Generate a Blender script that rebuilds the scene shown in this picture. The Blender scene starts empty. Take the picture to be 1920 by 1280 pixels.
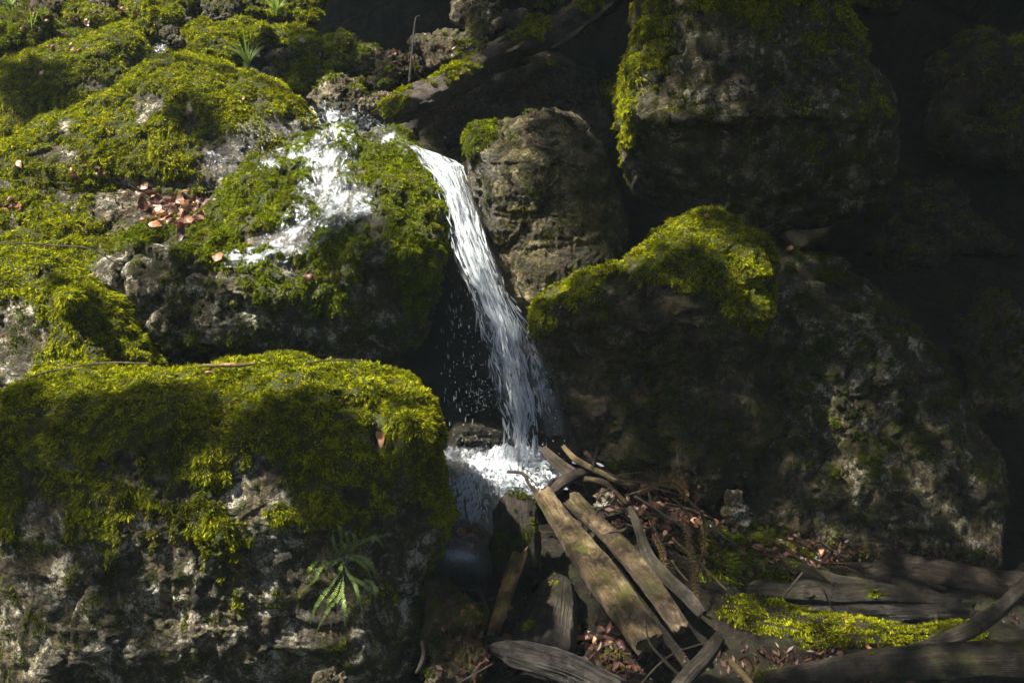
import bpy, math, random
import numpy as np
from mathutils import Vector
from mathutils.bvhtree import BVHTree

random.seed(7)
RNG = np.random.default_rng(11)
SC = bpy.context.scene
COL = SC.collection

# ------------------------------------------------------------------ camera
CAM_POS = np.array([0.0, 0.0, 1.5])
PITCH = math.radians(14)
FPX = 1920 * 35 / 36
camd = bpy.data.cameras.new("camera")
camd.lens = 35; camd.sensor_width = 36; camd.clip_end = 400; camd.clip_start = 0.05
cam = bpy.data.objects.new("camera", camd); COL.objects.link(cam)
cam.location = CAM_POS
cam.rotation_euler = (math.pi / 2 - PITCH, 0, 0)
SC.camera = cam
CR = np.array([1.0, 0, 0])
CU = np.array([0, math.sin(PITCH), math.cos(PITCH)])
CF = np.array([0, math.cos(PITCH), -math.sin(PITCH)])

# ------------------------------------------------------------------ light
SUN = np.array([-0.50, -0.11, 0.86]); SUN /= np.linalg.norm(SUN)
w = bpy.data.worlds.new("World"); SC.world = w; w.use_nodes = True
nt = w.node_tree
bg = nt.nodes["Background"]
sky = nt.nodes.new("ShaderNodeTexSky"); sky.sky_type = 'NISHITA'; sky.sun_disc = False
sky.sun_elevation = math.asin(SUN[2]); sky.sun_rotation = math.atan2(SUN[0], SUN[1])
_mx = nt.nodes.new("ShaderNodeMix"); _mx.data_type = 'RGBA'; _mx.blend_type = 'MULTIPLY'; _mx.inputs[0].default_value = 1.0
_mx.inputs[7].default_value = (0.72, 0.64, 0.58, 1)   # forest light, less blue than open sky
nt.links.new(sky.outputs[0], _mx.inputs[6]); nt.links.new(_mx.outputs[2], bg.inputs[0]); bg.inputs[1].default_value = 0.05
sl = bpy.data.lights.new("sun", 'SUN'); sl.energy = 5.0; sl.angle = math.radians(0.55); sl.color = (1, 0.93, 0.80)
so = bpy.data.objects.new("sun", sl); COL.objects.link(so)
so.rotation_euler = Vector(SUN).to_track_quat('Z', 'Y').to_euler()
SC.view_settings.view_transform = 'Standard'; SC.view_settings.look = 'None'
SC.view_settings.exposure = 2.3; SC.view_settings.gamma = 1
SC.render.engine = 'CYCLES'
SC.cycles.max_bounces = 6; SC.cycles.transparent_max_bounces = 12

# ------------------------------------------------------------------ maths
def at(px, py, D):
    px = np.asarray(px, float); py = np.asarray(py, float); D = np.asarray(D, float)
    a = (px - 960) / FPX * D; b = (640 - py) / FPX * D
    return CAM_POS + a[..., None] * CR + b[..., None] * CU + D[..., None] * CF

def to_px(P):
    q = np.asarray(P) - CAM_POS
    d = q @ CF
    d = np.maximum(d, 0.05)
    return 960 + (q @ CR) / d * FPX, 640 - (q @ CU) / d * FPX, d

def _h(ix, iy, iz, s):
    h = (ix * 374761393 + iy * 668265263 + iz * 2147483647 + s * 1274126177) & 0xFFFFFFFF
    h = ((h ^ (h >> 13)) * 1274126177) & 0xFFFFFFFF
    h = ((h ^ (h >> 16)) * 2246822519) & 0xFFFFFFFF
    return ((h ^ (h >> 15)) & 0xFFFFFF) / float(0xFFFFFF)

def vn(P, s=0):
    P = np.asarray(P, float)
    i = np.floor(P).astype(np.int64); f = P - i; f = f * f * f * (f * (f * 6 - 15) + 10)
    x, y, z = i[..., 0], i[..., 1], i[..., 2]
    r = 0
    for dx in (0, 1):
        wx = f[..., 0] if dx else 1 - f[..., 0]
        for dy in (0, 1):
            wy = f[..., 1] if dy else 1 - f[..., 1]
            for dz in (0, 1):
                wz = f[..., 2] if dz else 1 - f[..., 2]
                r = r + wx * wy * wz * _h(x + dx, y + dy, z + dz, s)
    return r * 2 - 1

def fbm(P, sc, oc=4, s=0, g=0.5):
    P = np.asarray(P) * sc; r = 0; a = 1; t = 0
    for k in range(oc):
        r = r + a * vn(P + 17.3 * k, s + k); t += a; a *= g; P = P * 2.03
    return r / t

def ridge(P, sc, oc=4, s=0, g=0.55):
    P = np.asarray(P) * sc; r = 0; a = 1; t = 0
    for k in range(oc):
        r = r + a * (1 - 2 * np.abs(vn(P + 9.1 * k, s + k))); t += a; a *= g; P = P * 2.1
    return r / t

def cell(P, sc, s=0):
    P = np.asarray(P) * sc
    i = np.floor(P).astype(np.int64)
    best = np.full(P.shape[:-1], 9.0); val = np.zeros(P.shape[:-1])
    for dx in (-1, 0, 1):
        for dy in (-1, 0, 1):
            for dz in (-1, 0, 1):
                j = i + np.array([dx, dy, dz])
                c = np.stack([j[..., 0] + _h(j[..., 0], j[..., 1], j[..., 2], s), j[..., 1] + _h(j[..., 0], j[..., 1], j[..., 2], s + 5),
                              j[..., 2] + _h(j[..., 0], j[..., 1], j[..., 2], s + 9)], -1)
                d = np.linalg.norm(P - c, axis=-1)
                m = d < best
                val = np.where(m, _h(j[..., 0], j[..., 1], j[..., 2], s + 13), val); best = np.where(m, d, best)
    return best, val

def sstep(a, b, x):
    t = np.clip((x - a) / (b - a), 0, 1); return t * t * (3 - 2 * t)

def unit(v):
    return v / np.maximum(np.linalg.norm(v, axis=-1, keepdims=True), 1e-9)

# ------------------------------------------------------------------ mesh helpers
def mesh_obj(name, V, F, mat=None, parent=None, smooth=True, attrs=None, uv=None, label=None, cat=None, group=None, kind=None):
    V = np.asarray(V, np.float32).reshape(-1, 3)
    F = np.asarray(F, np.int32)
    me = bpy.data.meshes.new(name)
    n = F.shape[1]
    me.vertices.add(len(V)); me.vertices.foreach_set("co", V.ravel())
    me.loops.add(F.size); me.loops.foreach_set("vertex_index", F.ravel())
    me.polygons.add(len(F)); me.polygons.foreach_set("loop_start", np.arange(0, F.size, n, dtype=np.int32))
    me.update(calc_edges=True)
    me.validate()
    if smooth: me.polygons.foreach_set("use_smooth", np.ones(len(me.polygons), bool))
    for k, a in (attrs or {}).items():
        at_ = me.attributes.new(k, 'FLOAT', 'POINT'); at_.data.foreach_set("value", np.asarray(a, np.float32).ravel())
    if uv is not None:
        l = me.uv_layers.new(name="UVMap")
        vi = np.zeros(len(me.loops), np.int32); me.loops.foreach_get("vertex_index", vi)
        l.data.foreach_set("uv", np.asarray(uv, np.float32)[vi].ravel())
    if mat: me.materials.append(mat)
    o = bpy.data.objects.new(name, me); COL.objects.link(o)
    if parent: o.parent = parent
    return tag(o, label, cat, group, kind)

def tag(o, label=None, cat=None, group=None, kind=None):
    if label: o["label"] = label
    if cat: o["category"] = cat
    if group: o["group"] = group
    if kind: o["kind"] = kind
    return o

def empty(name, label, cat, loc, group=None):
    o = bpy.data.objects.new(name, None); COL.objects.link(o)
    o.location = loc
    return tag(o, label, cat, group)

def grid_faces(nr, nc, wrap=False):
    i = np.arange(nr - 1)[:, None]; j = np.arange(nc if wrap else nc - 1)[None, :]
    j2 = (j + 1) % nc
    a = i * nc + j; b = i * nc + j2; c = (i + 1) * nc + j2; d = (i + 1) * nc + j
    return np.stack([a, b, c, d], -1).reshape(-1, 4)

def vnormals(V, F):
    fn = np.cross(V[F[:, 2]] - V[F[:, 0]], V[F[:, 3]] - V[F[:, 1]])
    N = np.zeros_like(V)
    for k in range(4): np.add.at(N, F[:, k], fn)
    return unit(N), fn

# ------------------------------------------------------------------ materials
def new_mat(name):
    m = bpy.data.materials.new(name); m.use_nodes = True
    t = m.node_tree; t.nodes.clear()
    return m, t

class NB:
    def __init__(s, t): s.t = t
    def n(s, typ, **kw):
        x = s.t.nodes.new(typ)
        for k, v in kw.items():
            if k.startswith("i_"):
                key = k[2:]
                key = int(key) if key.isdigit() else key.replace("_", " ")
                if hasattr(v, "links") or isinstance(v, bpy.types.NodeSocket): s.t.links.new(v, x.inputs[key])
                else: x.inputs[key].default_value = v
            else: setattr(x, k, v)
        return x
    def noise(s, vec, scale, detail=6, rough=0.6, dist=0.0):
        x = s.n("ShaderNodeTexNoise"); s.t.links.new(vec, x.inputs["Vector"])
        x.inputs["Scale"].default_value = scale; x.inputs["Detail"].default_value = detail
        x.inputs["Roughness"].default_value = rough; x.inputs["Distortion"].default_value = dist
        return x.outputs["Fac"]
    def ramp(s, fac, stops, interp='LINEAR'):
        x = s.n("ShaderNodeValToRGB"); s.t.links.new(fac, x.inputs[0]); e = x.color_ramp.elements
        x.color_ramp.interpolation = interp
        while len(e) < len(stops): e.new(0.5)
        for a, (p, c) in zip(e, stops):
            a.position = p; a.color = c if len(c) == 4 else (*c, 1)
        return x.outputs[0]
    def mix(s, f, a, b, blend='MIX'):
        x = s.n("ShaderNodeMix", data_type='RGBA', blend_type=blend)
        for sock, v in ((x.inputs[0], f), (x.inputs[6], a), (x.inputs[7], b)):
            if isinstance(v, bpy.types.NodeSocket): s.t.links.new(v, sock)
            else: sock.default_value = v if not isinstance(v, tuple) or len(v) == 4 else (*v, 1)
        return x.outputs[2]
    def math(s, op, a, b=0.5, clamp=False):
        x = s.n("ShaderNodeMath", operation=op, use_clamp=clamp)
        for sock, v in ((x.inputs[0], a), (x.inputs[1], b)):
            if isinstance(v, bpy.types.NodeSocket): s.t.links.new(v, sock)
            else: sock.default_value = v
        return x.outputs[0]
    def attr(s, name): return s.n("ShaderNodeAttribute", attribute_name=name).outputs["Fac"]
    def bump(s, h, dist, strength=1.0, normal=None):
        x = s.n("ShaderNodeBump"); s.t.links.new(h, x.inputs["Height"]); x.inputs["Distance"].default_value = dist
        x.inputs["Strength"].default_value = strength
        if normal: s.t.links.new(normal, x.inputs["Normal"])
        return x.outputs[0]
    def out(s, sh): s.t.links.new(sh, s.n("ShaderNodeOutputMaterial").inputs[0])

def rock_mat(name, dark, mid, light, lichen=0.5, rough=0.85, wet=0.0, stain=(0.10, 0.075, 0.03)):
    m, t = new_mat(name); b = NB(t)
    co = b.n("ShaderNodeNewGeometry").outputs["Position"]
    n1 = b.noise(co, 4.5, 8, 0.65, 0.4); n2 = b.noise(co, 17, 8, 0.7, 0.3); n3 = b.noise(co, 70, 6, 0.75)
    c = b.ramp(n1, [(0.30, dark), (0.5, mid), (0.68, light)])
    c = b.mix(b.ramp(n2, [(0.35, (0, 0, 0)), (0.65, (1, 1, 1))]), b.mix(1.0, c, (0.38, 0.36, 0.33), 'MULTIPLY'), c)
    # pale lichen crust patches
    l1 = b.noise(co, 9, 5, 0.75, 0.6)
    lm = b.ramp(l1, [(0.585 - 0.09 * lichen, (0, 0, 0)), (0.63 - 0.09 * lichen, (1, 1, 1))])
    c = b.mix(b.math('MULTIPLY', lm, 0.9 * lichen), c, b.mix(n3, light, (0.47, 0.48, 0.42)))
    # ochre stains
    s1 = b.noise(co, 6.3, 6, 0.7, 1.0)
    c = b.mix(b.math('MULTIPLY', b.ramp(s1, [(0.5, (0, 0, 0)), (0.62, (1, 1, 1))]), 0.7), c, stain)
    # green algae film
    g1 = b.noise(co, 12.7, 8, 0.8, 0.5)
    c = b.mix(b.math('MULTIPLY', b.ramp(g1, [(0.47, (0, 0, 0)), (0.55, (1, 1, 1))]), 0.85), c, (0.026, 0.030, 0.007))
    k1 = b.noise(co, 6.1, 9, 0.78, 0.8)
    c = b.mix(b.math('MULTIPLY', b.ramp(k1, [(0.46, (1, 1, 1)), (0.53, (0, 0, 0))]), 0.85), c, (0.022, 0.018, 0.011))
    # dark pits
    c = b.mix(b.ramp(n3, [(0.36, (1, 1, 1)), (0.48, (0, 0, 0))]), c, (0.012, 0.011, 0.009))
    sp = b.noise(co, 150, 3, 0.7)
    c = b.mix(b.ramp(sp, [(0.36, (1, 1, 1)), (0.47, (0, 0, 0))]), c, b.mix(1.0, c, (0.3, 0.3, 0.28), 'MULTIPLY'))
    # mossy ground colour below the moss strands
    ms = b.attr("moss")
    mc = b.mix(n3, (0.010, 0.013, 0.003), (0.050, 0.058, 0.006))
    c = b.mix(ms, c, mc)
    v = b.n("ShaderNodeTexVoronoi"); t.links.new(co, v.inputs["Vector"]); v.inputs["Scale"].default_value = 55
    h = b.math('ADD', b.math('MULTIPLY', n2, 1.6), b.math('ADD', n3, b.math('MULTIPLY', v.outputs["Distance"], 0.4)))
    nrm = b.bump(h, 0.022, 0.9)
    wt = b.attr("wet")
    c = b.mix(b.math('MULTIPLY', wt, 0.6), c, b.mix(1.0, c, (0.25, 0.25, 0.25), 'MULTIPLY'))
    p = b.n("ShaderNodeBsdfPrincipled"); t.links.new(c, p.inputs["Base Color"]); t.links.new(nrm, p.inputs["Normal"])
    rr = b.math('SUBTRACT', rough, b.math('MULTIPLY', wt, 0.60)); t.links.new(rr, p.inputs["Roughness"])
    t.links.new(b.math('ADD', 0.22, b.math('MULTIPLY', wt, 0.45)), p.inputs["Specular IOR Level"])
    b.out(p.outputs[0]); return m

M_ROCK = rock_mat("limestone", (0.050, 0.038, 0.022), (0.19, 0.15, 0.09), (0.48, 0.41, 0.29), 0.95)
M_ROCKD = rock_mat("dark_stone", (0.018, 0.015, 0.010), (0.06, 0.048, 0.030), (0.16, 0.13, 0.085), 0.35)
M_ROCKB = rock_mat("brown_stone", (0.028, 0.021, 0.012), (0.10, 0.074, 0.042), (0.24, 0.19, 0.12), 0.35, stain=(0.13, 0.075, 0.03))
M_ROCKT = rock_mat("tan_stone", (0.06, 0.05, 0.03), (0.20, 0.165, 0.10), (0.42, 0.36, 0.25), 0.5, stain=(0.25, 0.15, 0.05))
M_OLIVE = rock_mat("olive_stone", (0.040, 0.030, 0.013), (0.17, 0.13, 0.062), (0.42, 0.35, 0.19), 0.35)
M_MOTTLED = rock_mat("mottled_stone", (0.040, 0.031, 0.015), (0.17, 0.135, 0.075), (0.50, 0.42, 0.27), 0.7)
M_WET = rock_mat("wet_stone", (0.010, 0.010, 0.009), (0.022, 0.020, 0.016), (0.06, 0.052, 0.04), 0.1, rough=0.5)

def moss_mat(name, cols):
    m, t = new_mat(name); b = NB(t)
    co = b.n("ShaderNodeNewGeometry").outputs["Position"]
    tone = b.attr("tone"); big = b.noise(co, 5.5, 4, 0.6); mid = b.noise(co, 23, 4, 0.6)
    f = b.math('ADD', b.math('MULTIPLY', tone, 0.42), b.math('ADD', b.math('MULTIPLY', big, 0.40), b.math('MULTIPLY', mid, 0.36)))
    f = b.math('SUBTRACT', f, 0.08)
    c = b.ramp(f, cols)
    br = b.noise(co, 8.3, 6, 0.75, 0.8)
    c = b.mix(b.math('MULTIPLY', b.ramp(br, [(0.54, (0, 0, 0)), (0.66, (1, 1, 1))]), 0.75), c, b.mix(tone, (0.035, 0.024, 0.007), (0.20, 0.15, 0.03)))
    d = b.n("ShaderNodeBsdfPrincipled"); t.links.new(c, d.inputs["Base Color"]); d.inputs["Roughness"].default_value = 0.75
    d.inputs["Specular IOR Level"].default_value = 0.06
    tr = b.n("ShaderNodeBsdfTranslucent"); t.links.new(b.mix(1.0, c, (1.0, 1.05, 0.5), 'MULTIPLY'), tr.inputs[0])
    mx = b.n("ShaderNodeMixShader"); mx.inputs[0].default_value = 0.38
    t.links.new(d.outputs[0], mx.inputs[1]); t.links.new(tr.outputs[0], mx.inputs[2])
    b.out(mx.outputs[0]); return m

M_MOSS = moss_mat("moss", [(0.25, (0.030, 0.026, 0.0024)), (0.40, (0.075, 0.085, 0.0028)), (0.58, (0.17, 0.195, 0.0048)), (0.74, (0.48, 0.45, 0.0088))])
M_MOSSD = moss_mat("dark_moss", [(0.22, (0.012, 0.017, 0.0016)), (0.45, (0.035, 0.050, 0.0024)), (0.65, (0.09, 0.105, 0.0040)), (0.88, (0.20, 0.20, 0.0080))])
M_MOSSG = moss_mat("green_moss", [(0.25, (0.028, 0.028, 0.0020)), (0.42, (0.060, 0.078, 0.0024)), (0.60, (0.14, 0.175, 0.0044)), (0.80, (0.32, 0.34, 0.0080))])
for _m in (M_MOSS, M_MOSSD, M_MOSSG): pass

def wood_mat(name, c1, c2, c3, moss=0.0, rough=0.58, scale=1.0):
    m, t = new_mat(name); b = NB(t)
    uv = b.n("ShaderNodeUVMap").outputs[0]
    mp = b.n("ShaderNodeMapping"); t.links.new(uv, mp.inputs[0]); mp.inputs["Scale"].default_value = (3 * scale, 38 * scale, 1)
    co = b.n("ShaderNodeNewGeometry").outputs["Position"]
    g = b.noise(mp.outputs[0], 1.6, 8, 0.65, 0.6)
    mp2 = b.n("ShaderNodeMapping"); t.links.new(uv, mp2.inputs[0]); mp2.inputs["Scale"].default_value = (7 * scale, 150 * scale, 1)
    g2 = b.noise(mp2.outputs[0], 1.5, 6, 0.7, 0.2)
    co = b.n("ShaderNodeNewGeometry").outputs["Position"]
    n = b.noise(co, 11, 7, 0.7, 0.4); n3 = b.noise(co, 90, 5, 0.7)
    c = b.ramp(b.math("ADD", b.math("MULTIPLY", g, .55), b.math("MULTIPLY", b.noise(co, 24, 7, .75, .5), .45)), [(0.34, c1), (0.5, c2), (0.66, c3)])
    c = b.mix(b.ramp(g2, [(0.34, (1, 1, 1)), (0.5, (0, 0, 0))]), c, b.mix(1.0, c, (0.3, 0.28, 0.26), 'MULTIPLY'))
    c = b.mix(b.ramp(n, [(0.43, (1, 1, 1)), (0.54, (0, 0, 0))]), c, b.mix(1.0, c, (0.26, 0.25, 0.24), 'MULTIPLY'))
    nf = b.noise(co, 38, 7, 0.8, 0.5)
    c = b.mix(b.math('MULTIPLY', b.ramp(nf, [(0.36, (1, 1, 1)), (0.46, (0, 0, 0))]), .8), c, (0.014, 0.011, 0.008))
    gm = b.math('MULTIPLY', b.ramp(b.noise(co, 7, 7, 0.75, 0.4), [(0.50, (0, 0, 0)), (0.60, (1, 1, 1))]), moss)
    c = b.mix(gm, c, (0.085, 0.085, 0.012))
    h = b.math('ADD', b.math('MULTIPLY', g, 1.2), b.math('ADD', b.math('MULTIPLY', g2, 0.8), b.math('MULTIPLY', n3, 0.3)))
    p = b.n("ShaderNodeBsdfPrincipled"); t.links.new(c, p.inputs["Base Color"]); t.links.new(b.bump(b.math('ADD', h, b.math('MULTIPLY', nf, 1.2)), 0.018), p.inputs["Normal"])
    p.inputs["Roughness"].default_value = rough; p.inputs["Specular IOR Level"].default_value = 0.3
    b.out(p.outputs[0]); return m

M_PLANK = wood_mat("weathered_wood", (0.055, 0.036, 0.018), (0.18, 0.125, 0.065), (0.34, 0.255, 0.145), 0.75)
M_PLANK2 = wood_mat("rotting_wood", (0.030, 0.020, 0.012), (0.12, 0.082, 0.045), (0.26, 0.185, 0.11), 0.3)
M_GREYW = wood_mat("grey_wood", (0.016, 0.012, 0.009), (0.050, 0.041, 0.030), (0.120, 0.100, 0.075), 0.15)
M_DARKW = wood_mat("dark_wood", (0.007, 0.006, 0.004), (0.025, 0.018, 0.013), (0.068, 0.050, 0.037), 0.35)
M_YELW = wood_mat("yellow_wood", (0.12, 0.055, 0.014), (0.40, 0.23, 0.07), (0.62, 0.42, 0.16), 0.5)
M_STICK = wood_mat("stick_bark", (0.019, 0.012, 0.009), (0.062, 0.043, 0.031), (0.136, 0.099, 0.074), 0.1)
M_TANST = wood_mat("tan_stick", (0.056, 0.034, 0.012), (0.155, 0.105, 0.043), (0.260, 0.192, 0.099), 0.2)
M_WETW = wood_mat("wet_wood", (0.010, 0.009, 0.008), (0.035, 0.031, 0.028), (0.10, 0.09, 0.085), 0.1, rough=0.35)

def leaf_mat(name, a, c, rough=0.45):
    m, t = new_mat(name); b = NB(t)
    oi = b.n("ShaderNodeObjectInfo").outputs["Random"]
    co = b.n("ShaderNodeNewGeometry").outputs["Position"]
    n = b.noise(co, 60, 4, 0.6)
    col = b.mix(b.math('ADD', b.math('MULTIPLY', oi, 0.7), b.math('MULTIPLY', n, 0.3)), a, c)
    p = b.n("ShaderNodeBsdfPrincipled"); t.links.new(col, p.inputs["Base Color"]); p.inputs["Roughness"].default_value = rough
    tr = b.n("ShaderNodeBsdfTranslucent"); t.links.new(col, tr.inputs[0])
    mx = b.n("ShaderNodeMixShader"); mx.inputs[0].default_value = 0.3
    t.links.new(p.outputs[0], mx.inputs[1]); t.links.new(tr.outputs[0], mx.inputs[2])
    b.out(mx.outputs[0]); return m
M_LEAF = leaf_mat("fallen_leaf", (0.07, 0.022, 0.012), (0.46, 0.23, 0.12))
M_LEAFW = leaf_mat("wet_fallen_leaf", (0.030, 0.012, 0.009), (0.15, 0.060, 0.040), 0.5)
M_FERN = leaf_mat("fern_green", (0.085, 0.14, 0.018), (0.17, 0.25, 0.04), 0.55)
M_GRASS = leaf_mat("grass_green", (0.13, 0.20, 0.02), (0.20, 0.30, 0.04), 0.5)
M_NEEDLE = leaf_mat("dead_needles", (0.10, 0.055, 0.012), (0.24, 0.14, 0.03), 0.6)
M_CROWN = leaf_mat("crown_leaves", (0.04, 0.07, 0.01), (0.07, 0.11, 0.02), 0.5)

def water_mat(name, foam_scale=(2.2, 26), lo=0.46, hi=0.6, film=0.10, disp=0.6, cover=0.82):
    """white aerated streaks over clear water; streaks follow the flow (U along the flow)"""
    m, t = new_mat(name); b = NB(t)
    uv = b.n("ShaderNodeUVMap").outputs[0]
    mp = b.n("ShaderNodeMapping"); t.links.new(uv, mp.inputs[0]); mp.inputs["Scale"].default_value = (foam_scale[0], foam_scale[1], 1)
    n = b.noise(mp.outputs[0], 1.3, 7, 0.68, disp)
    e = b.attr("edge")
    f = b.math('ADD', n, b.math('MULTIPLY', b.math('SUBTRACT', e, 0.5), 0.42))
    fm = b.ramp(f, [(lo, (0, 0, 0)), (hi, (1, 1, 1))])
    foam = b.n("ShaderNodeBsdfPrincipled"); foam.inputs["Base Color"].default_value = (0.55, 0.60, 0.65, 1)
    foam.inputs["Roughness"].default_value = 0.35
    t.links.new(b.bump(n, 0.02), foam.inputs["Normal"])
    tr = b.n("ShaderNodeBsdfTransparent")
    gl = b.n("ShaderNodeBsdfGlossy"); gl.inputs["Roughness"].default_value = 0.12; gl.inputs[0].default_value = (0.9, 0.95, 1, 1)
    t.links.new(b.bump(n, 0.03), gl.inputs["Normal"])
    clear = b.n("ShaderNodeMixShader"); clear.inputs[0].default_value = film
    t.links.new(tr.outputs[0], clear.inputs[1]); t.links.new(gl.outputs[0], clear.inputs[2])
    mx = b.n("ShaderNodeMixShader"); t.links.new(b.math('MULTIPLY', fm, cover), mx.inputs[0])
    t.links.new(clear.outputs[0], mx.inputs[1]); t.links.new(foam.outputs[0], mx.inputs[2])
    b.out(mx.outputs[0]); return m
M_FALL = water_mat("falling_water", (6, 46), 0.46, 0.74, 0.08, 0.9, 0.85)
M_STREAM = water_mat("stream_water", (16, 52), 0.48, 0.70, 0.12, 1.2, 0.5)
M_POOL = water_mat("pool_foam", (20, 26), 0.50, 0.70, 0.20, 1.2)
def strand_mat():
    m, t = new_mat("white_water"); b = NB(t)
    p = b.n("ShaderNodeBsdfPrincipled"); p.inputs["Base Color"].default_value = (0.62, 0.67, 0.72, 1); p.inputs["Roughness"].default_value = 0.25
    tl = b.n("ShaderNodeBsdfTranslucent"); tl.inputs[0].default_value = (0.82, 0.88, 0.93, 1)
    mx = b.n("ShaderNodeMixShader"); mx.inputs[0].default_value = 0.35
    t.links.new(p.outputs[0], mx.inputs[1]); t.links.new(tl.outputs[0], mx.inputs[2])
    tp = b.n("ShaderNodeBsdfTransparent"); m2 = b.n("ShaderNodeMixShader"); m2.inputs[0].default_value = 0.66
    t.links.new(mx.outputs[0], m2.inputs[1]); t.links.new(tp.outputs[0], m2.inputs[2])
    b.out(m2.outputs[0]); return m
M_STRAND = strand_mat()

def soil_mat():
    m, t = new_mat("forest_soil"); b = NB(t)
    co = b.n("ShaderNodeNewGeometry").outputs["Position"]
    n = b.noise(co, 7, 8, 0.7, 0.4); n2 = b.noise(co, 45, 7, 0.75, 0.3)
    c = b.ramp(n2, [(0.38, (0.006, 0.005, 0.004)), (0.54, (0.014, 0.011, 0.007)), (0.68, (0.05, 0.028, 0.016))])
    ms = b.math('MULTIPLY', b.ramp(n, [(0.48, (0, 0, 0)), (0.58, (1, 1, 1))]), b.attr("moss"))
    c = b.mix(ms, c, b.mix(n2, (0.02, 0.03, 0.004), (0.10, 0.12, 0.01)))
    p = b.n("ShaderNodeBsdfPrincipled"); t.links.new(c, p.inputs["Base Color"]); p.inputs["Roughness"].default_value = 0.85
    p.inputs["Specular IOR Level"].default_value = 0.2
    t.links.new(b.bump(b.math('ADD', n, n2), 0.04), p.inputs["Normal"])
    b.out(p.outputs[0]); return m
M_SOIL = soil_mat()

# ------------------------------------------------------------------ moss strands
def add_moss(V, F, mask, parent, dens=32000, mat=None, size=1.0, seed=0, droop=0.6, maxn=90000):
    dens *= 2.8; maxn = int(maxn * 2.7); size *= 0.70
    """short feathery moss shoots rooted on the surface where mask is high"""
    rng = np.random.default_rng(seed + 100)
    e1 = V[F[:, 2]] - V[F[:, 0]]; e2 = V[F[:, 3]] - V[F[:, 1]]
    fn = np.cross(e1, e2); area = np.linalg.norm(fn, axis=1) / 2
    fm = mask[F].mean(1)
    fc = V[F].mean(1); nn = unit(fn)
    view = unit(CAM_POS - fc)
    vis = (nn * view).sum(1) > -0.35
    px, py, d = to_px(fc)
    inf = (px > -150) & (px < 2070) & (py > -150) & (py < 1430)
    kl = vn(fc * 34, 21) * 0.6 + vn(fc * 15, 22) * 0.4
    wgt = area * sstep(0.25, 0.75, fm) * vis * inf * (0.35 + 0.9 * sstep(-0.5, 0.3, kl))
    tot = wgt.sum(); N = int(min(tot * dens, maxn))
    if N < 20: return None
    fi = rng.choice(len(F), N, p=wgt / tot)
    u, v = rng.random(N), rng.random(N)
    Q = V[F[fi]]
    P = (Q[:, 0] * ((1 - u) * (1 - v))[:, None] + Q[:, 1] * (u * (1 - v))[:, None] + Q[:, 2] * (u * v)[:, None] + Q[:, 3] * ((1 - u) * v)[:, None])
    n = nn[fi]
    down = np.array([0, 0, -1.0]) - n * (-n[:, 2:3])
    c1 = np.stack([vn(P * 24, 3), vn(P * 24, 4), vn(P * 24, 5)], -1)
    c2 = np.stack([vn(P * 70, 6), vn(P * 70, 7), vn(P * 70, 8)], -1)
    r = rng.normal(size=(N, 3))
    d = unit(n * 0.55 + down * droop + c1 * 0.8 + c2 * 0.5 + r * 0.22)
    bad = (d * n).sum(1) < 0.08
    d = unit(d + n * np.where(bad, 0.5, 0)[:, None])
    cl = np.clip(vn(P * 34, 21) * 0.6 + vn(P * 15, 22) * 0.4 + 0.5, 0, 1)
    ln = (0.009 + 0.013 * rng.random(N)) * size * (0.55 + 1.0 * cl)
    P = P + n * (0.010 * size * cl)[:, None]
    ln = ln * np.where(rng.random(N) < .2, 1.5, 1.0) * (0.45 + 0.55 * sstep(.3, .95, fm[fi])) * (0.75 + 0.25 * n[:, 2])
    wd = np.minimum(ln * (0.13 + 0.10 * rng.random(N)), 0.0022 * (1 + rng.random(N)))
    side = unit(np.cross(d, unit(rng.normal(size=(N, 3)) + n)))
    up = np.cross(side, d)
    P = P - n * 0.002
    A = P; B = P + d * (ln * 0.45)[:, None] + side * wd[:, None] + up * (wd * .4)[:, None]
    Cc = P + d * ln[:, None] + down * (ln * 0.25)[:, None]; Dd = P + d * (ln * 0.45)[:, None] - side * wd[:, None] + up * (wd * .4)[:, None]
    VV = np.stack([A, B, Cc, Dd], 1).reshape(-1, 3)
    idx = np.arange(N) * 4
    FF = np.concatenate([np.stack([idx, idx + 1, idx + 2], -1), np.stack([idx, idx + 2, idx + 3], -1)])
    tone = np.repeat(rng.random(N) * 0.8, 4) + np.tile([-.25, 0.05, 0.3, 0.05], N)
    o = mesh_obj("moss", VV, FF, mat or M_MOSS, parent, smooth=False, attrs={"tone": tone})
    o["kind"] = "stuff"
    return o

# ------------------------------------------------------------------ boulders
SOLIDS = []      # (V,F) for placing things on surfaces
BV = {}

def outline_radius(poly, c, th):
    poly = np.array(poly, float) - np.array(c, float)
    A = poly; B = np.roll(poly, -1, 0); R = np.zeros_like(th)
    for k, a in enumerate(th):
        dx, dy = math.cos(a), math.sin(a); best = 0
        for p, q in zip(A, B):
            ex, ey = q - p; den = dx * ey - dy * ex
            if abs(den) < 1e-9: continue
            t = (p[0] * ey - p[1] * ex) / den; s = (p[0] * dy - p[1] * dx) / den
            if t > 0 and -1e-6 <= s <= 1 + 1e-6: best = max(best, t)
        R[k] = best
    for _ in range(2): R = 0.25 * np.roll(R, 1) + 0.5 * R + 0.25 * np.roll(R, -1)
    return R

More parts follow.
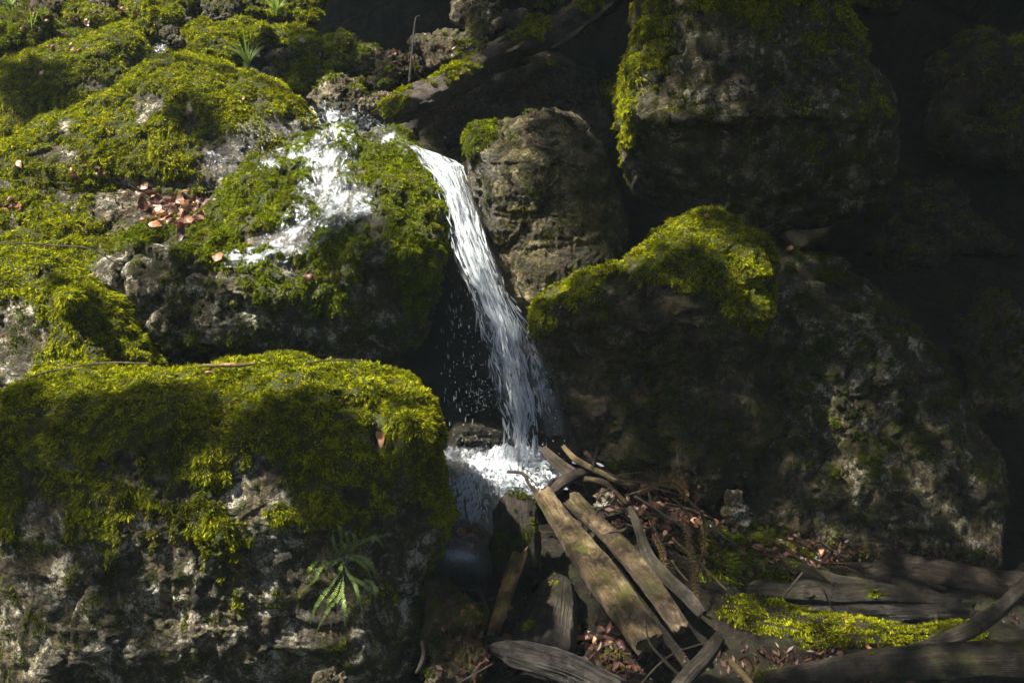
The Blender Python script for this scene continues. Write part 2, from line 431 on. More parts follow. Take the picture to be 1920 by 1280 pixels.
def boulder(name, label, poly, c, D, tf, tb, prof=None, bumps=(), e=0.75, nth=260, nph=170, seed=1, amp=0.045, sc=2.2,
            mat=None, moss=None, mossmat=None, dens=32000, msize=1.0, wet=0.0, droop=0.6, group=None, maxn=90000, ridges=(), wisp=1.0):
    th = np.linspace(0, 2 * math.pi, nth, endpoint=False)
    R = outline_radius(poly, c, th)
    nf = int(nph * 0.68); nb = nph - nf
    q = np.concatenate([np.linspace(0, 1, nf), np.linspace(1, 0, nb + 1)[1:]])
    sgn = np.concatenate([np.ones(nf), -np.ones(nb)])[:, None]
    sq = (np.sin(q * math.pi / 2) * 0.7 + q * 0.3)[:, None]
    rho = sq
    dz = sgn * (1 - np.minimum(sq, 1) ** (2 / e)) ** (e / 2)
    front = dz >= 0
    PX = c[0] + rho * R[None, :] * np.cos(th)[None, :]
    PY = c[1] + rho * R[None, :] * np.sin(th)[None, :]
    off = np.where(front, -tf * dz, -tb * dz) + 0 * PX
    if prof:
        py = np.array([q[0] for q in prof], float); pv = np.array([q[1] for q in prof], float)
        pr = np.interp(PY, py, pv)
        off = off + pr
    wf = sstep(-0.1, 0.35, dz)
    for (bx, by, rx, ry, hh) in bumps:
        off = off - hh * np.exp(-((PX - bx) / rx) ** 2 - ((PY - by) / ry) ** 2) * wf
    for (x0, y0, x1, y1, wdt, hh) in ridges:
        dx, dy = x1 - x0, y1 - y0; L2 = dx * dx + dy * dy
        tt = np.clip(((PX - x0) * dx + (PY - y0) * dy) / L2, 0, 1)
        dd = np.hypot(PX - x0 - tt * dx, PY - y0 - tt * dy)
        off = off - hh * np.exp(-(dd / wdt) ** 2) * wf
    Vf = at(PX, PY, D + off)
    Vb = at(PX, PY, D + 0 * off + np.where(front, 0, 0)) + off[..., None] * CF
    V = np.where(front[..., None], Vf, Vb).reshape(-1, 3)
    F = grid_faces(nph, nth, True)[:, ::-1]
    N, _ = vnormals(V, F)
    # orient normals outward
    if ((V - V.mean(0)) * N).sum() < 0: F = F[:, ::-1]; N = -N
    cd, cv = cell(V + 0.08 * np.stack([vn(V * 5, 1), vn(V * 5, 2), vn(V * 5, 3)], -1), sc * 1.6, seed)
    disp = amp * (1.0 * fbm(V, sc, 3, seed) + 0.9 * ridge(V, sc * 1.9, 4, seed + 20) * 0.6 - 0.6 * (cd - 0.5) + 0.9 * (cv - 0.5))
    cd2, cv2 = cell(V + 0.03 * np.stack([vn(V * 9, 1), vn(V * 9, 2), vn(V * 9, 3)], -1), sc * 4.3, seed + 2)
    disp += amp * (0.28 * (cv2 - 0.5) - 0.15 * (cd2 - 0.5))
    disp += amp * 0.30 * ridge(V, sc * 7, 3, seed + 31)
    disp -= disp.mean() + (0.018 if moss is not None else 0.0)
    V = V + N * disp[:, None]
    N, _ = vnormals(V, F)
    n1 = fbm(V, 3.2, 4, seed + 40, 0.6); n2 = fbm(V, 11, 4, seed + 50, 0.8) * 1.25
    PXf, PYf, _d = to_px(V)
    mk = np.zeros(len(V))
    if moss is not None:
        mk = np.clip(moss(PXf, PYf, N[:, 2], n1, n2), 0, 1)
        mk = sstep(0.3, 0.7, mk)
        cu = mk * (0.004 + 0.020 * (1 - np.abs(vn(V * 8, seed + 60))) ** 2 + 0.018 * (1 - np.abs(vn(V * 21, seed + 61))) ** 2)
        V = V + N * cu[:, None]
    # unevenness of bare stone
    V = V + N * ((1 - mk) * 0.0045 * ridge(V, 18, 3, seed + 70))[:, None]
    w_ = wet(PXf, PYf) if callable(wet) else np.full(len(V), float(wet))
    o = mesh_obj(name, V, F, mat or M_ROCK, attrs={"moss": mk, "wet": w_}, label=label, cat="boulder", group=group)
    if moss is not None:
        add_moss(V, F, mk, o, dens, mossmat or M_MOSS, msize, seed, droop, maxn)
    if max(R) > 120 and moss is not None and wisp > 0:      # thin dark moss wisps over the bare stone
        m2 = sstep(-0.10, 0.15, n2 * 0.6 + n1 * 0.5 + 0.3 * vn(V * 40, seed)) * (1 - mk)
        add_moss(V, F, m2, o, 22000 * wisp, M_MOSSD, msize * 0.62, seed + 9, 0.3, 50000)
    SOLIDS.append((V, F)); BV[name + str(seed)] = BVHTree.FromPolygons(V.tolist(), F.tolist())
    return o

def blob(px, py, rx, ry):
    return lambda X, Y: np.exp(-((X - px) / rx) ** 2 - ((Y - py) / ry) ** 2)

def patches(X, Y, lst):
    r = 0
    for (px, py, rx, ry, v) in lst: r = r + v * np.exp(-((X - px) / rx) ** 2 - ((Y - py) / ry) ** 2)
    return r

# A  back-left mossy boulder
boulder("mossy_boulder", "pointed mossy boulder with leaves on it, behind the great moss dome",
        [(-80, 300), (-70, 160), (0, 112), (60, 88), (150, 75), (205, 50), (240, 40), (262, 58), (277, 90), (292, 125), (290, 190), (200, 290), (60, 340)],
        (120, 190), 6.85, 0.40, 0.6, prof=[(40, 0.25), (190, 0.0), (330, -0.15)], bumps=[(245, 80, 40, 50, 0.05)],
        ridges=[(240, 45, 60, 180, 40, 0.07)], seed=3, amp=0.028,
        moss=lambda X, Y, nz, n1, n2: 0.95 + 0.5 * n2 - patches(X, Y, [(180, 160, 45, 18, .6), (250, 120, 25, 20, .7), (160, 85, 50, 10, .4)]), msize=1.15, maxn=60000)
# B2 small hump behind dome
boulder("mossy_boulder", "small pointed mossy boulder right behind the crest of the great moss dome",
        [(298, 118), (335, 75), (360, 48), (385, 40), (412, 60), (442, 75), (458, 95), (448, 145), (400, 175), (320, 165)],
        (385, 105), 6.8, 0.25, 0.3, prof=[(40, 0.12), (160, -0.1)], seed=4, amp=0.03, nth=160, nph=100,
        moss=lambda X, Y, nz, n1, n2: 0.8 + 0.5 * n2 - 0.4 * sstep(410, 440, X), msize=1.15, maxn=26000)
# B dome
boulder("mossy_boulder", "great moss dome in the upper left with pale bare stone spots across it",
        [(-90, 330), (-60, 300), (15, 272), (60, 240), (150, 197), (225, 168), (260, 137), (300, 113), (345, 105), (400, 116), (440, 138), (490, 148), (530, 170), (565, 205),
         (592, 235), (600, 265), (570, 320), (480, 370), (400, 420), (250, 420), (100, 400), (-90, 400)],
        (330, 260), 5.95, 0.42, 0.6, prof=[(100, 0.30), (200, 0.08), (300, -0.08), (420, -0.15)],
        ridges=[(260, 140, 60, 240, 22, 0.05), (345, 110, 520, 190, 40, 0.05)], bumps=[(420, 300, 60, 30, -0.05)],
        seed=5, amp=0.032, e=0.7,
        moss=lambda X, Y, nz, n1, n2: 0.98 + 0.55 * n2 + 0.3 * n1 - patches(X, Y, [(285, 200, 30, 22, 1.2), (275, 225, 14, 18, .8), (355, 225, 12, 32, 1.1), (120, 240, 12, 14, 1.0), (408, 295, 28, 24, 1.3), (110, 295, 60, 22, 1.2),
              (480, 195, 26, 10, .9), (520, 235, 60, 20, .9), (450, 265, 60, 22, .7), (340, 345, 50, 14, .8), (250, 345, 50, 18, .8), (460, 330, 80, 24, .7)]),
        wet=lambda X, Y: np.clip(sstep(380, 470, X) * sstep(215, 260, Y), 0, 1), msize=1.15, maxn=95000)
# terrace
boulder("mossy_boulder", "flat topped mossy rock shelf at the left holding the drift of rusty leaves",
        [(-100, 330), (0, 292), (60, 278), (140, 282), (200, 312), (300, 345), (400, 345), (440, 375), (420, 430), (370, 520), (290, 600), (100, 640), (-100, 600)],
        (170, 440), 5.3, 0.25, 0.5, prof=[(280, 0.65), (340, 0.42), (440, 0.10), (480, 0.0), (640, -0.1)], seed=6, amp=0.05,
        moss=lambda X, Y, nz, n1, n2: 0.52 + 0.7 * n2 + 0.6 * n1 + 0.3 * nz - patches(X, Y, [(100, 312, 110, 34, 1.5), (300, 392, 110, 34, 1.6), (230, 350, 80, 18, .8), (330, 400, 40, 30, .7), (200, 340, 60, 18, .7), (15, 390, 25, 12, .6)]),
        msize=1.05, maxn=60000, ridges=[(0, 470, 300, 430, 25, 0.03)])
# C main boulder under the stream
boulder("mossy_boulder", "broad central boulder with the white stream spilling across its mossy top",
        [(170, 500), (230, 455), (290, 430), (360, 400), (410, 350), (470, 305), (545, 275), (600, 248), (640, 238), (700, 240), (742, 254), (777, 290), (810, 340), (832, 400),
         (842, 470), (835, 540), (815, 600), (806, 650), (750, 705), (600, 725), (400, 725), (250, 705), (185, 640), (165, 560)],
        (540, 470), 4.85, 0.30, 0.6, prof=[(235, 0.55), (300, 0.36), (400, 0.12), (470, -0.02), (520, -0.05), (620, 0.0), (725, 0.12)],
        bumps=[(700, 400, 80, 90, 0.06), (650, 490, 45, 40, 0.04), (500, 340, 60, 30, 0.05), (520, 550, 80, 26, 0.05), (600, 390, 40, 60, -0.05)],
        seed=7, amp=0.05, e=0.66, nth=340, nph=220,
        moss=lambda X, Y, nz, n1, n2: 0.80 + 0.6 * n2 + 0.4 * n1 - 0.75 * sstep(440, 620, Y) + patches(X, Y, [(630, 500, 50, 50, 0.9), (520, 550, 70, 22, 0.7), (780, 520, 35, 110, .5), (430, 640, 80, 40, .4), (255, 600, 40, 60, .5), (400, 470, 60, 40, .4)])
              - patches(X, Y, [(700, 510, 22, 40, 2.4), (310, 540, 70, 70, .8), (540, 500, 20, 16, .4), (610, 300, 28, 60, .9), (620, 380, 50, 30, .9), (520, 450, 70, 18, .9), (560, 425, 50, 20, .6), (520, 300, 45, 12, .7), (480, 365, 40, 12, .2), (700, 255, 50, 14, .8)]),
        wet=lambda X, Y: np.clip(np.exp(-((X - 590) / 110) ** 2) * sstep(660, 500, Y) + sstep(790, 830, X), 0, 1), mossmat=M_MOSSG, msize=1.0, maxn=120000)
# D left hump
boulder("mossy_boulder", "rounded mossy boulder at the left edge whose bright moss ridge curves down to the right",
        [(-120, 500), (-60, 470), (0, 468), (60, 470), (120, 488), (172, 520), (212, 560), (246, 610), (276, 650), (300, 690), (285, 780), (100, 830), (-120, 830)],
        (80, 640), 4.45, 0.32, 0.5, prof=[(465, 0.25), (560, 0.05), (700, -0.08)],
        ridges=[(60, 480, 130, 560, 22, 0.10), (130, 560, 185, 690, 20, 0.12), (190, 540, 290, 690, 18, 0.03)], bumps=[(20, 640, 70, 60, -0.04)], seed=8, amp=0.026,
        moss=lambda X, Y, nz, n1, n2: 0.85 + 0.55 * n2 + 0.3 * n1 - patches(X, Y, [(55, 620, 50, 30, 1.1), (30, 575, 30, 14, 1.0), (10, 670, 50, 40, .9), (75, 720, 60, 40, .4)]), maxn=60000)
# cavity rock behind the falls
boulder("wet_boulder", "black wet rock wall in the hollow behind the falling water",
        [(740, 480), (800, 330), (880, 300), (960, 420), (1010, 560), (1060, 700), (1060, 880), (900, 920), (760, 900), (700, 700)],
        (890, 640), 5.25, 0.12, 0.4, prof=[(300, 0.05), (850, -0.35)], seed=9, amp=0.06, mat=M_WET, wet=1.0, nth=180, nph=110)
# E front-left boulder
boulder("mossy_boulder", "largest boulder, front left, mossy above with a bare lichen spotted face and a fern",
        [(-140, 980), (-90, 860), (-40, 800), (0, 770), (40, 728), (90, 703), (150, 693), (230, 690), (300, 685), (380, 691), (440, 686), (500, 676), (560, 682), (640, 690), (700, 702), (762, 727),
         (800, 756), (817, 792), (814, 850), (826, 900), (838, 950), (826, 995), (803, 1040), (792, 1100), (801, 1180), (792, 1260), (775, 1360), (400, 1430), (-140, 1430)],
        (380, 1010), 3.75, 0.34, 0.65, prof=[(680, 0.28), (740, 0.10), (820, 0.0), (1000, -0.06), (1250, 0.0), (1430, 0.1)],
        bumps=[(775, 830, 38, 60, 0.10), (705, 830, 24, 30, -0.05), (640, 730, 90, 30, 0.05), (300, 800, 120, 60, 0.03), (395, 760, 25, 70, -0.03)],
        ridges=[(450, 700, 720, 720, 30, 0.03)], seed=10, wisp=0.9, amp=0.034, e=0.6, nth=380, nph=240,
        moss=lambda X, Y, nz, n1, n2: 0.5 + (1005 - Y) / 340 + 0.75 * n2 + 0.6 * n1 - patches(X, Y, [(705, 815, 32, 35, 1.1), (480, 900, 40, 50, .8), (60, 1080, 110, 60, 1.3), (70, 1180, 110, 60, 1.3), (770, 980, 25, 60, .6), (310, 1090, 60, 60, 1.0), (540, 1040, 80, 50, 1.0), (395, 720, 16, 16, .6), (190, 740, 30, 14, .3)])
              + patches(X, Y, [(820, 920, 30, 120, .8), (420, 1130, 70, 200, .35), (150, 1230, 120, 80, .1)]), msize=0.95, maxn=130000, dens=34000)
# F middle boulder
boulder("stone_boulder", "bare brown boulder right of the waterfall lip, moss only on its left shoulder",
        [(870, 262), (885, 238), (940, 215), (990, 195), (1040, 188), (1072, 212), (1112, 247), (1147, 282), (1160, 330), (1172, 390), (1180, 450), (1178, 520), (1130, 590), (1060, 640), (990, 650), (960, 590), (935, 500), (900, 420), (876, 340)],
        (1030, 400), 5.15, 0.24, 0.5, prof=[(190, 0.15), (300, 0.0), (450, 0.04), (640, 0.0)], seed=12, wisp=0.45, amp=0.045, sc=2.2, mat=M_OLIVE, wet=lambda X, Y: sstep(960, 890, X) * sstep(250, 330, Y),
        moss=lambda X, Y, nz, n1, n2: -0.1 + 0.5 * n2 + 0.2 * nz + patches(X, Y, [(895, 240, 40, 30, 1.0), (960, 205, 50, 14, .9), (1040, 192, 50, 12, .6), (885, 280, 18, 30, .6)]), mossmat=M_MOSSG)
# G upper right boulder
boulder("stone_boulder", "tall boulder at the upper right with shaggy moss hanging down its left edge",
        [(1166, 270), (1164, 200), (1182, 110), (1194, 40), (1206, -40), (1260, -110), (1400, -140), (1520, -80), (1575, -5), (1640, 90), (1660, 130), (1690, 220), (1680, 340), (1600, 410), (1450, 440), (1300, 410), (1215, 350), (1180, 310)],
        (1420, 170), 5.5, 0.32, 0.8, prof=[(-140, 0.35), (0, 0.1), (220, -0.05), (250, 0.05), (430, 0.25)], seed=14, wisp=1.1, mat=M_MOTTLED, amp=0.05, sc=2.4,
        ridges=[(1230, 235, 1400, 215, 14, 0.04)],
        moss=lambda X, Y, nz, n1, n2: 0.15 + 0.7 * n2 + 0.4 * n1 + 0.25 * nz + patches(X, Y, [(1176, 180, 20, 150, .8), (1230, 60, 50, 60, .4), (1450, 0, 200, 50, .5), (1600, 60, 40, 60, .5)]) - patches(X, Y, [(1340, 130, 70, 80, .6), (1300, 210, 60, 30, .6)]),
        maxn=60000, msize=1.15, droop=0.9)
# H right middle boulder
boulder("mossy_boulder", "boulder right of the waterfall with a lit moss cap over a dark overhanging face",
        [(1010, 625), (1018, 592), (1040, 560), (1080, 527), (1120, 506), (1180, 476), (1230, 440), (1290, 405), (1340, 396), (1392, 410), (1432, 447), (1445, 520), (1450, 600), (1456, 645), (1448, 720), (1470, 820), (1430, 900), (1300, 950), (1150, 920), (1070, 860), (1045, 780), (1035, 710), (1016, 660)],
        (1230, 640), 4.6, 0.22, 0.6, prof=[(396, 0.30), (500, 0.05), (600, -0.08), (650, -0.02), (700, 0.08), (930, 0.0)],
        ridges=[(1120, 560, 1330, 500, 22, 0.05), (1330, 500, 1440, 620, 20, 0.05), (1020, 600, 1130, 520, 18, 0.03)], seed=15, amp=0.05, e=0.66, nth=300, nph=190, mat=M_ROCKB,
        moss=lambda X, Y, nz, n1, n2: 0.42 + (585 - Y) / 150 + 0.7 * n2 + 0.5 * n1 - patches(X, Y, [(1180, 570, 70, 40, .8), (1280, 585, 70, 36, .8), (1200, 500, 40, 14, .3)]) + patches(X, Y, [(1022, 610, 18, 50, .7), (1400, 600, 50, 50, .4)]), maxn=70000, droop=0.8)
# I right rear
boulder("stone_boulder", "huge shaded boulder sloping down at the far right behind the driftwood",
        [(1360, 560), (1400, 480), (1440, 448), (1520, 462), (1600, 497), (1680, 540), (1722, 600), (1782, 680), (1842, 760), (1885, 850), (1895, 950), (1870, 1080), (1700, 1130), (1500, 1110), (1380, 1000), (1350, 800), (1340, 650)],
        (1590, 800), 4.85, 0.24, 0.8, prof=[(450, 0.30), (600, 0.12), (800, 0.0), (1100, -0.25)], seed=16, wisp=0.6, amp=0.05, sc=2.6, mat=M_MOTTLED, nth=300, nph=190,
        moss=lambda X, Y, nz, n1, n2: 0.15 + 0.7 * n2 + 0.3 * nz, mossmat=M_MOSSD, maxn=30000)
boulder("wet_boulder", "black rock added to darken the shaded hollow beneath the fallen log", [(720, 262), (760, 215), (830, 185), (900, 160), (1000, 128), (1110, 130), (1160, 230), (1120, 330), (1000, 340), (880, 330), (790, 300)],  # dark stone stands in for the shade under the log
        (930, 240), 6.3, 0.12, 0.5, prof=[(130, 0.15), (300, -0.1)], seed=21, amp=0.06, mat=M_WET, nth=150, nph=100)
# L wedge
boulder("wet_boulder", "narrow wet grey wedge of rock splashed by the foot of the waterfall",
        [(978, 655), (998, 622), (1014, 620), (1034, 670), (1044, 750), (1068, 800), (1090, 860), (1060, 900), (990, 890), (960, 850), (965, 740)],
        (1015, 770), 4.62, 0.10, 0.3, prof=[(620, 0.1), (880, -0.12)], seed=17, amp=0.03, sc=4, mat=M_ROCKD, wet=1.0, nth=150, nph=100)
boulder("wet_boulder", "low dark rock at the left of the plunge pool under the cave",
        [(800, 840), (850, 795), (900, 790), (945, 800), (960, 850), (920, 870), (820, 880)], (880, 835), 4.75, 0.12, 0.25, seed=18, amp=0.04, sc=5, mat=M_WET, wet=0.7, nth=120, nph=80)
boulder("wet_boulder", "dark wet rock below the pool at the right side of the front boulder",
        [(800, 940), (850, 930), (870, 980), (905, 1010), (900, 1090), (840, 1110), (790, 1080)], (845, 1010), 4.2, 0.10, 0.3, prof=[(930, 0.1), (1100, -0.1)], seed=19, amp=0.04, sc=5, mat=M_ROCKD, wet=0.8, nth=120, nph=80)
boulder("stone_boulder", "dark brown rock at the bottom edge between the front boulder and the short yellow log",
        [(795, 1105), (815, 1100), (850, 1125), (880, 1150), (905, 1180), (920, 1230), (900, 1330), (800, 1340), (785, 1200)], (845, 1215), 3.55, 0.12, 0.3, prof=[(1100, 0.08), (1280, -0.05)], seed=20, amp=0.04, sc=5, mat=M_ROCKB, nth=140, nph=90,
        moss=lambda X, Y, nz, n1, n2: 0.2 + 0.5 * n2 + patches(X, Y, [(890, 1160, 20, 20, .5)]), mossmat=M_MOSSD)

# rock overhangs added outside the frame to block sun and sky light
def overhang(name, label, x0, x1, y0, y1, z0, z1, seed):
    n = 60
    th = np.linspace(0, 2 * math.pi, 90, endpoint=False)[None, :]; ph = np.linspace(0.01, math.pi - 0.01, n)[:, None]
    e = 0.45; f = lambda v: np.sign(v) * np.abs(v) ** e
    X = (x0 + x1) / 2 + (x1 - x0) / 2 * f(np.sin(ph)) * f(np.cos(th)); Y = (y0 + y1) / 2 + (y1 - y0) / 2 * f(np.sin(ph)) * f(np.sin(th)); Z = (z0 + z1) / 2 + (z1 - z0) / 2 * f(np.cos(ph)) + 0 * th
    V = np.stack([X, Y, Z], -1).reshape(-1, 3); V = V + 0.35 * np.stack([fbm(V, .8, 4, seed), fbm(V, .8, 4, seed + 1), .6 * fbm(V, .8, 4, seed + 2)], -1)
    return mesh_obj(name, V, grid_faces(n, 90, True), M_ROCKD, attrs={"moss": np.zeros(len(V)), "wet": np.zeros(len(V))}, label=label, cat="cliff")
overhang("added_overhang", "unseen rock slab added to shade the right side of the gorge", 3.95, 12, 1.5, 13, 3.4, 6.6, 61)
overhang("added_overhang", "unseen rock slab added to keep light off the hollow behind the log", -3.2, 5.5, 7.3, 14, 3.1, 7.0, 62)

# small stones: (label, px, py, rx, ry, D, material, moss amount, seed)
def stone(label, px, py, rx, ry, D, mat, moss, seed, squ=0.0):
    k = 14
    rng = np.random.default_rng(seed)
    a = np.arange(k) / k * 2 * math.pi
    r = 1 + 0.16 * rng.normal(size=k)
    poly = [(px + rx * r[i] * math.cos(a[i]), py + ry * r[i] * math.sin(a[i])) for i in range(k)]
    s = D / FPX
    t = 0.7 * min(rx, ry * 1.4) * s
    big = max(rx, ry) > 60
    return boulder("stone", label, poly, (px, py), D, t, t * 1.4, prof=[(py - ry, ry * s * 0.5), (py + ry, -ry * s * 0.5)], seed=seed, amp=0.16 * ry * s + 0.012, sc=1.1 / (ry * s),
                   nth=110 if not big else 150, nph=70 if not big else 95, mat=mat, e=0.8,
                   moss=(lambda X, Y, nz, n1, n2: moss + 0.45 * n2 + 0.3 * nz - 0.1) if moss > 0 else None, mossmat=M_MOSSG if moss < 0.7 else M_MOSS, maxn=14000, dens=26000, msize=1.15)
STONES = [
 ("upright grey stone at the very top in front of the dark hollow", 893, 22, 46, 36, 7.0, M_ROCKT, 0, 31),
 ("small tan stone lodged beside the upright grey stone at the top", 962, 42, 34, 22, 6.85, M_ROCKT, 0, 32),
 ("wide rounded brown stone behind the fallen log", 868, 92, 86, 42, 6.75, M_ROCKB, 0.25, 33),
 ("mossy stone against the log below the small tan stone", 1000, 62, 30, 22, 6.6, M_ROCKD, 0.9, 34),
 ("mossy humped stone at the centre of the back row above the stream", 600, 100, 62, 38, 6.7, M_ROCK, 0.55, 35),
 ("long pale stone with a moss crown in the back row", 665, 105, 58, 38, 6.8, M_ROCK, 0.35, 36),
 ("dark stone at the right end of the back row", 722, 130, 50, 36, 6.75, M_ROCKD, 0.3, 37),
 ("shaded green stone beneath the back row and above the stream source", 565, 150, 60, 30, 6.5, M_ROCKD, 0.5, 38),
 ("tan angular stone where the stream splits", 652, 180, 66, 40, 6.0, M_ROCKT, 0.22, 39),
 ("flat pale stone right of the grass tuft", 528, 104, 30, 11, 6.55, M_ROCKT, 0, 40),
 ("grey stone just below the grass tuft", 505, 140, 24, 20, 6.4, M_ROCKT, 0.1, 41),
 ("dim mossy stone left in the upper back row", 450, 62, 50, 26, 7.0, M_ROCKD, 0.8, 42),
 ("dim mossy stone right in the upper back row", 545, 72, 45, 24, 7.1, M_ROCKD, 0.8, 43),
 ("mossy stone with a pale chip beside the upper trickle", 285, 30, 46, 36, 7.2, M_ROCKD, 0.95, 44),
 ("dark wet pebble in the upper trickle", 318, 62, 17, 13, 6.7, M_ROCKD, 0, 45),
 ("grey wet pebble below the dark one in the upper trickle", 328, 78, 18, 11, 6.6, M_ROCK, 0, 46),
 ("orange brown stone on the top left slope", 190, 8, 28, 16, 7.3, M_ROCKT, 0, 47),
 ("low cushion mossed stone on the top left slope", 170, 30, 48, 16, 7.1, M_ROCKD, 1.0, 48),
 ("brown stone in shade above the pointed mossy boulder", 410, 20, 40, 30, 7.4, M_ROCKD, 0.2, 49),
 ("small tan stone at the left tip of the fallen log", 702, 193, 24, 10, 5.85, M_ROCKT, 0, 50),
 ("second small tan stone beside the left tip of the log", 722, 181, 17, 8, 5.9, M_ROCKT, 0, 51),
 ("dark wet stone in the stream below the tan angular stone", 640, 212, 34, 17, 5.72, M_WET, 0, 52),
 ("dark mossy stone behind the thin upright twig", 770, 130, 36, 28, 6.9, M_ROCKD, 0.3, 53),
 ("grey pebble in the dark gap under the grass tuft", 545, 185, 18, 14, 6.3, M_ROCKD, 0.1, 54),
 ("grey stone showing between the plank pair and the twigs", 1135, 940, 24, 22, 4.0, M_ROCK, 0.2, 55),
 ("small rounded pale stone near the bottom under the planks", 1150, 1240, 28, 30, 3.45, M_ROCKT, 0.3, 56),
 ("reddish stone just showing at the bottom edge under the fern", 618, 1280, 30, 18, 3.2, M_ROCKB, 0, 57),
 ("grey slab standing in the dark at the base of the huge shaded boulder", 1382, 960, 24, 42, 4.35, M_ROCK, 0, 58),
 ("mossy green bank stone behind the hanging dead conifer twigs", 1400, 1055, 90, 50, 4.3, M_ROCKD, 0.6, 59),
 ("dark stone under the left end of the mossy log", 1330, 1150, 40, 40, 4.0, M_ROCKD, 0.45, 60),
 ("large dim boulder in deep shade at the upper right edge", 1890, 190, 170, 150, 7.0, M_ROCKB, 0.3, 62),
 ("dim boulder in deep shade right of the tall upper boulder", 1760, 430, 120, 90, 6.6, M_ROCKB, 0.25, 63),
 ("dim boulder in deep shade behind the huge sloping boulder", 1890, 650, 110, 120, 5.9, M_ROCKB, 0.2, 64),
 ("mossy stone at the top edge left of the dark hollow", 548, 14, 60, 34, 7.6, M_ROCKD, 0.7, 65),  # added to cover ground that rendered too bright
 ("dim stone peeping over the top right of the tall upper boulder", 1650, 0, 70, 36, 7.0, M_ROCKD, 0.3, 66),  # likewise put in over a bright strip of ground
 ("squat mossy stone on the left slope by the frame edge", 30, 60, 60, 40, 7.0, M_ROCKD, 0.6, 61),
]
for s_ in STONES: stone(*s_)
_q = np.random.default_rng(5)
for k in range(26):
    if k < 14: x, y, D = _q.uniform(680, 1180), _q.uniform(-10, 210), 0
    else: x, y, D = _q.uniform(-20, 560), _q.uniform(-20, 60), 0
    D = 7.6 - y / 200 * .7; r_ = _q.uniform(18, 46)
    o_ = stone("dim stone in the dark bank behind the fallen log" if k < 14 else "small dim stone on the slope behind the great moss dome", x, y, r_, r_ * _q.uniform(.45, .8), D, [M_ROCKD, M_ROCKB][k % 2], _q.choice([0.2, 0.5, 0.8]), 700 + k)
    o_["group"] = "stones in the dark bank" if k < 14 else "stones on the upper slope"


# ------------------------------------------------------------------ ground: one sheet through control points (px,py,D)
CP = [(-100, 1400, 3.7), (400, 1350, 4.0), (850, 1280, 3.75), (1100, 1290, 3.6), (1400, 1290, 3.6), (1900, 1290, 3.5), (860, 1090, 4.3), (1000, 1100, 4.0), (1200, 1240, 3.75), (1500, 1180, 4.15), (1850, 1180, 4.1),
      (1150, 980, 4.15), (1250, 950, 4.15), (1330, 1020, 4.2), (1450, 1060, 4.35), (1650, 1080, 4.5), (1900, 1080, 4.6), (950, 980, 4.35), (930, 900, 4.75), (1000, 860, 4.9), (1100, 900, 4.7),
      (700, 900, 5.0), (200, 800, 5.1), (820, 620, 5.7), (940, 600, 5.7), (1100, 560, 5.9), (300, 500, 6.0), (0, 400, 6.3), (500, 300, 6.5), (640, 230, 6.3), (800, 300, 6.2), (1000, 300, 6.6), (1300, 420, 6.8), (1200, 560, 6.3), (1500, 500, 6.6),
      (600, 150, 7.0), (800, 120, 7.2), (350, 90, 7.2), (100, 70, 7.4), (1000, 100, 7.5), (1300, 150, 7.6), (1600, 300, 7.4), (1900, 500, 6.3), (1950, 800, 5.5), (1980, 1000, 5.0),
      (0, 0, 8.0), (400, 0, 8.2), (800, 0, 8.6), (1200, 0, 8.6), (1700, 0, 8.0), (2000, 100, 7.2), (2200, 500, 6.0)]
CPW = np.array([at(*c) for c in CP])
CPW = np.vstack([CPW, [[-5, 3, 0.5], [-6, 6, 2.5], [-5, 9, 4.0], [0, 12, 5.5], [6, 9, 6.5], [5, 5, 3.2], [4.5, 3, 0.8], [0, 0.5, -0.6], [-4, -2, -0.8], [4, -2, -0.8], [0, -6, -1.0], [10, 14, 10], [-10, 14, 7], [0, 20, 9], [-10, 4, 2.5], [12, 4, 6]]])
def ground_z(x, y):
    q = np.stack([x, y], -1)
    d2 = ((q[..., None, :] - CPW[:, :2]) ** 2).sum(-1)
    w_ = 1 / (d2 + 0.012) ** 1.6
    return (w_ * CPW[:, 2]).sum(-1) / w_.sum(-1)
def spaced(a, b, c, d, nf, nc):
    return np.concatenate([a + (b - a) * (1 - np.linspace(1, 0, nc, endpoint=False) ** 1.8), np.linspace(b, c, nf), c + (d - c) * np.linspace(0, 1, nc + 1)[1:] ** 1.8])
gx = spaced(-80, -3.6, 3.8, 80, 260, 26); gy = spaced(-60, 2.0, 9.5, 120, 260, 26)
GX, GY = np.meshgrid(gx, gy, indexing='ij')
GZ = ground_z(GX, GY)
far = np.maximum(0, np.hypot(GX, GY - 6) - 14)
GZ = GZ + far * 0.12
GP = np.stack([GX, GY, GZ], -1)
GZ = GZ + 0.07 * fbm(GP, 2.5, 4, 77) + 0.045 * ridge(GP, 7, 4, 78)
GV = np.stack([GX, GY, GZ], -1).reshape(-1, 3)
GF = grid_faces(len(gx), len(gy))
GN, _ = vnormals(GV, GF)
if GN[:, 2].mean() < 0: GF = GF[:, ::-1]; GN = -GN
gpx, gpy, gd = to_px(GV)
gm = np.clip(0.15 + patches(gpx, gpy, [(100, 40, 300, 90, .8), (1400, 1050, 160, 60, .6)]), 0, 1) * (gd > 0.1)
ground = mesh_obj("ground", GV, GF, M_SOIL, attrs={"moss": gm}, kind="structure")
ground["label"] = "dark forest floor of soil and litter rising behind the boulders"
mk_g = sstep(0.35, 0.8, gm + 0.5 * fbm(GV, 6, 3, 91))
mm = add_moss(GV, GF, mk_g * (GV[:, 1] < 11), None, 9000, M_MOSSG, 1.5, 500, 0.3, 30000)
if mm:
    mm.name = "ground_moss"; tag(mm, "low moss and ground cover on the soil between the stones", "moss", None, "stuff")
SOLIDS.append((GV, GF))

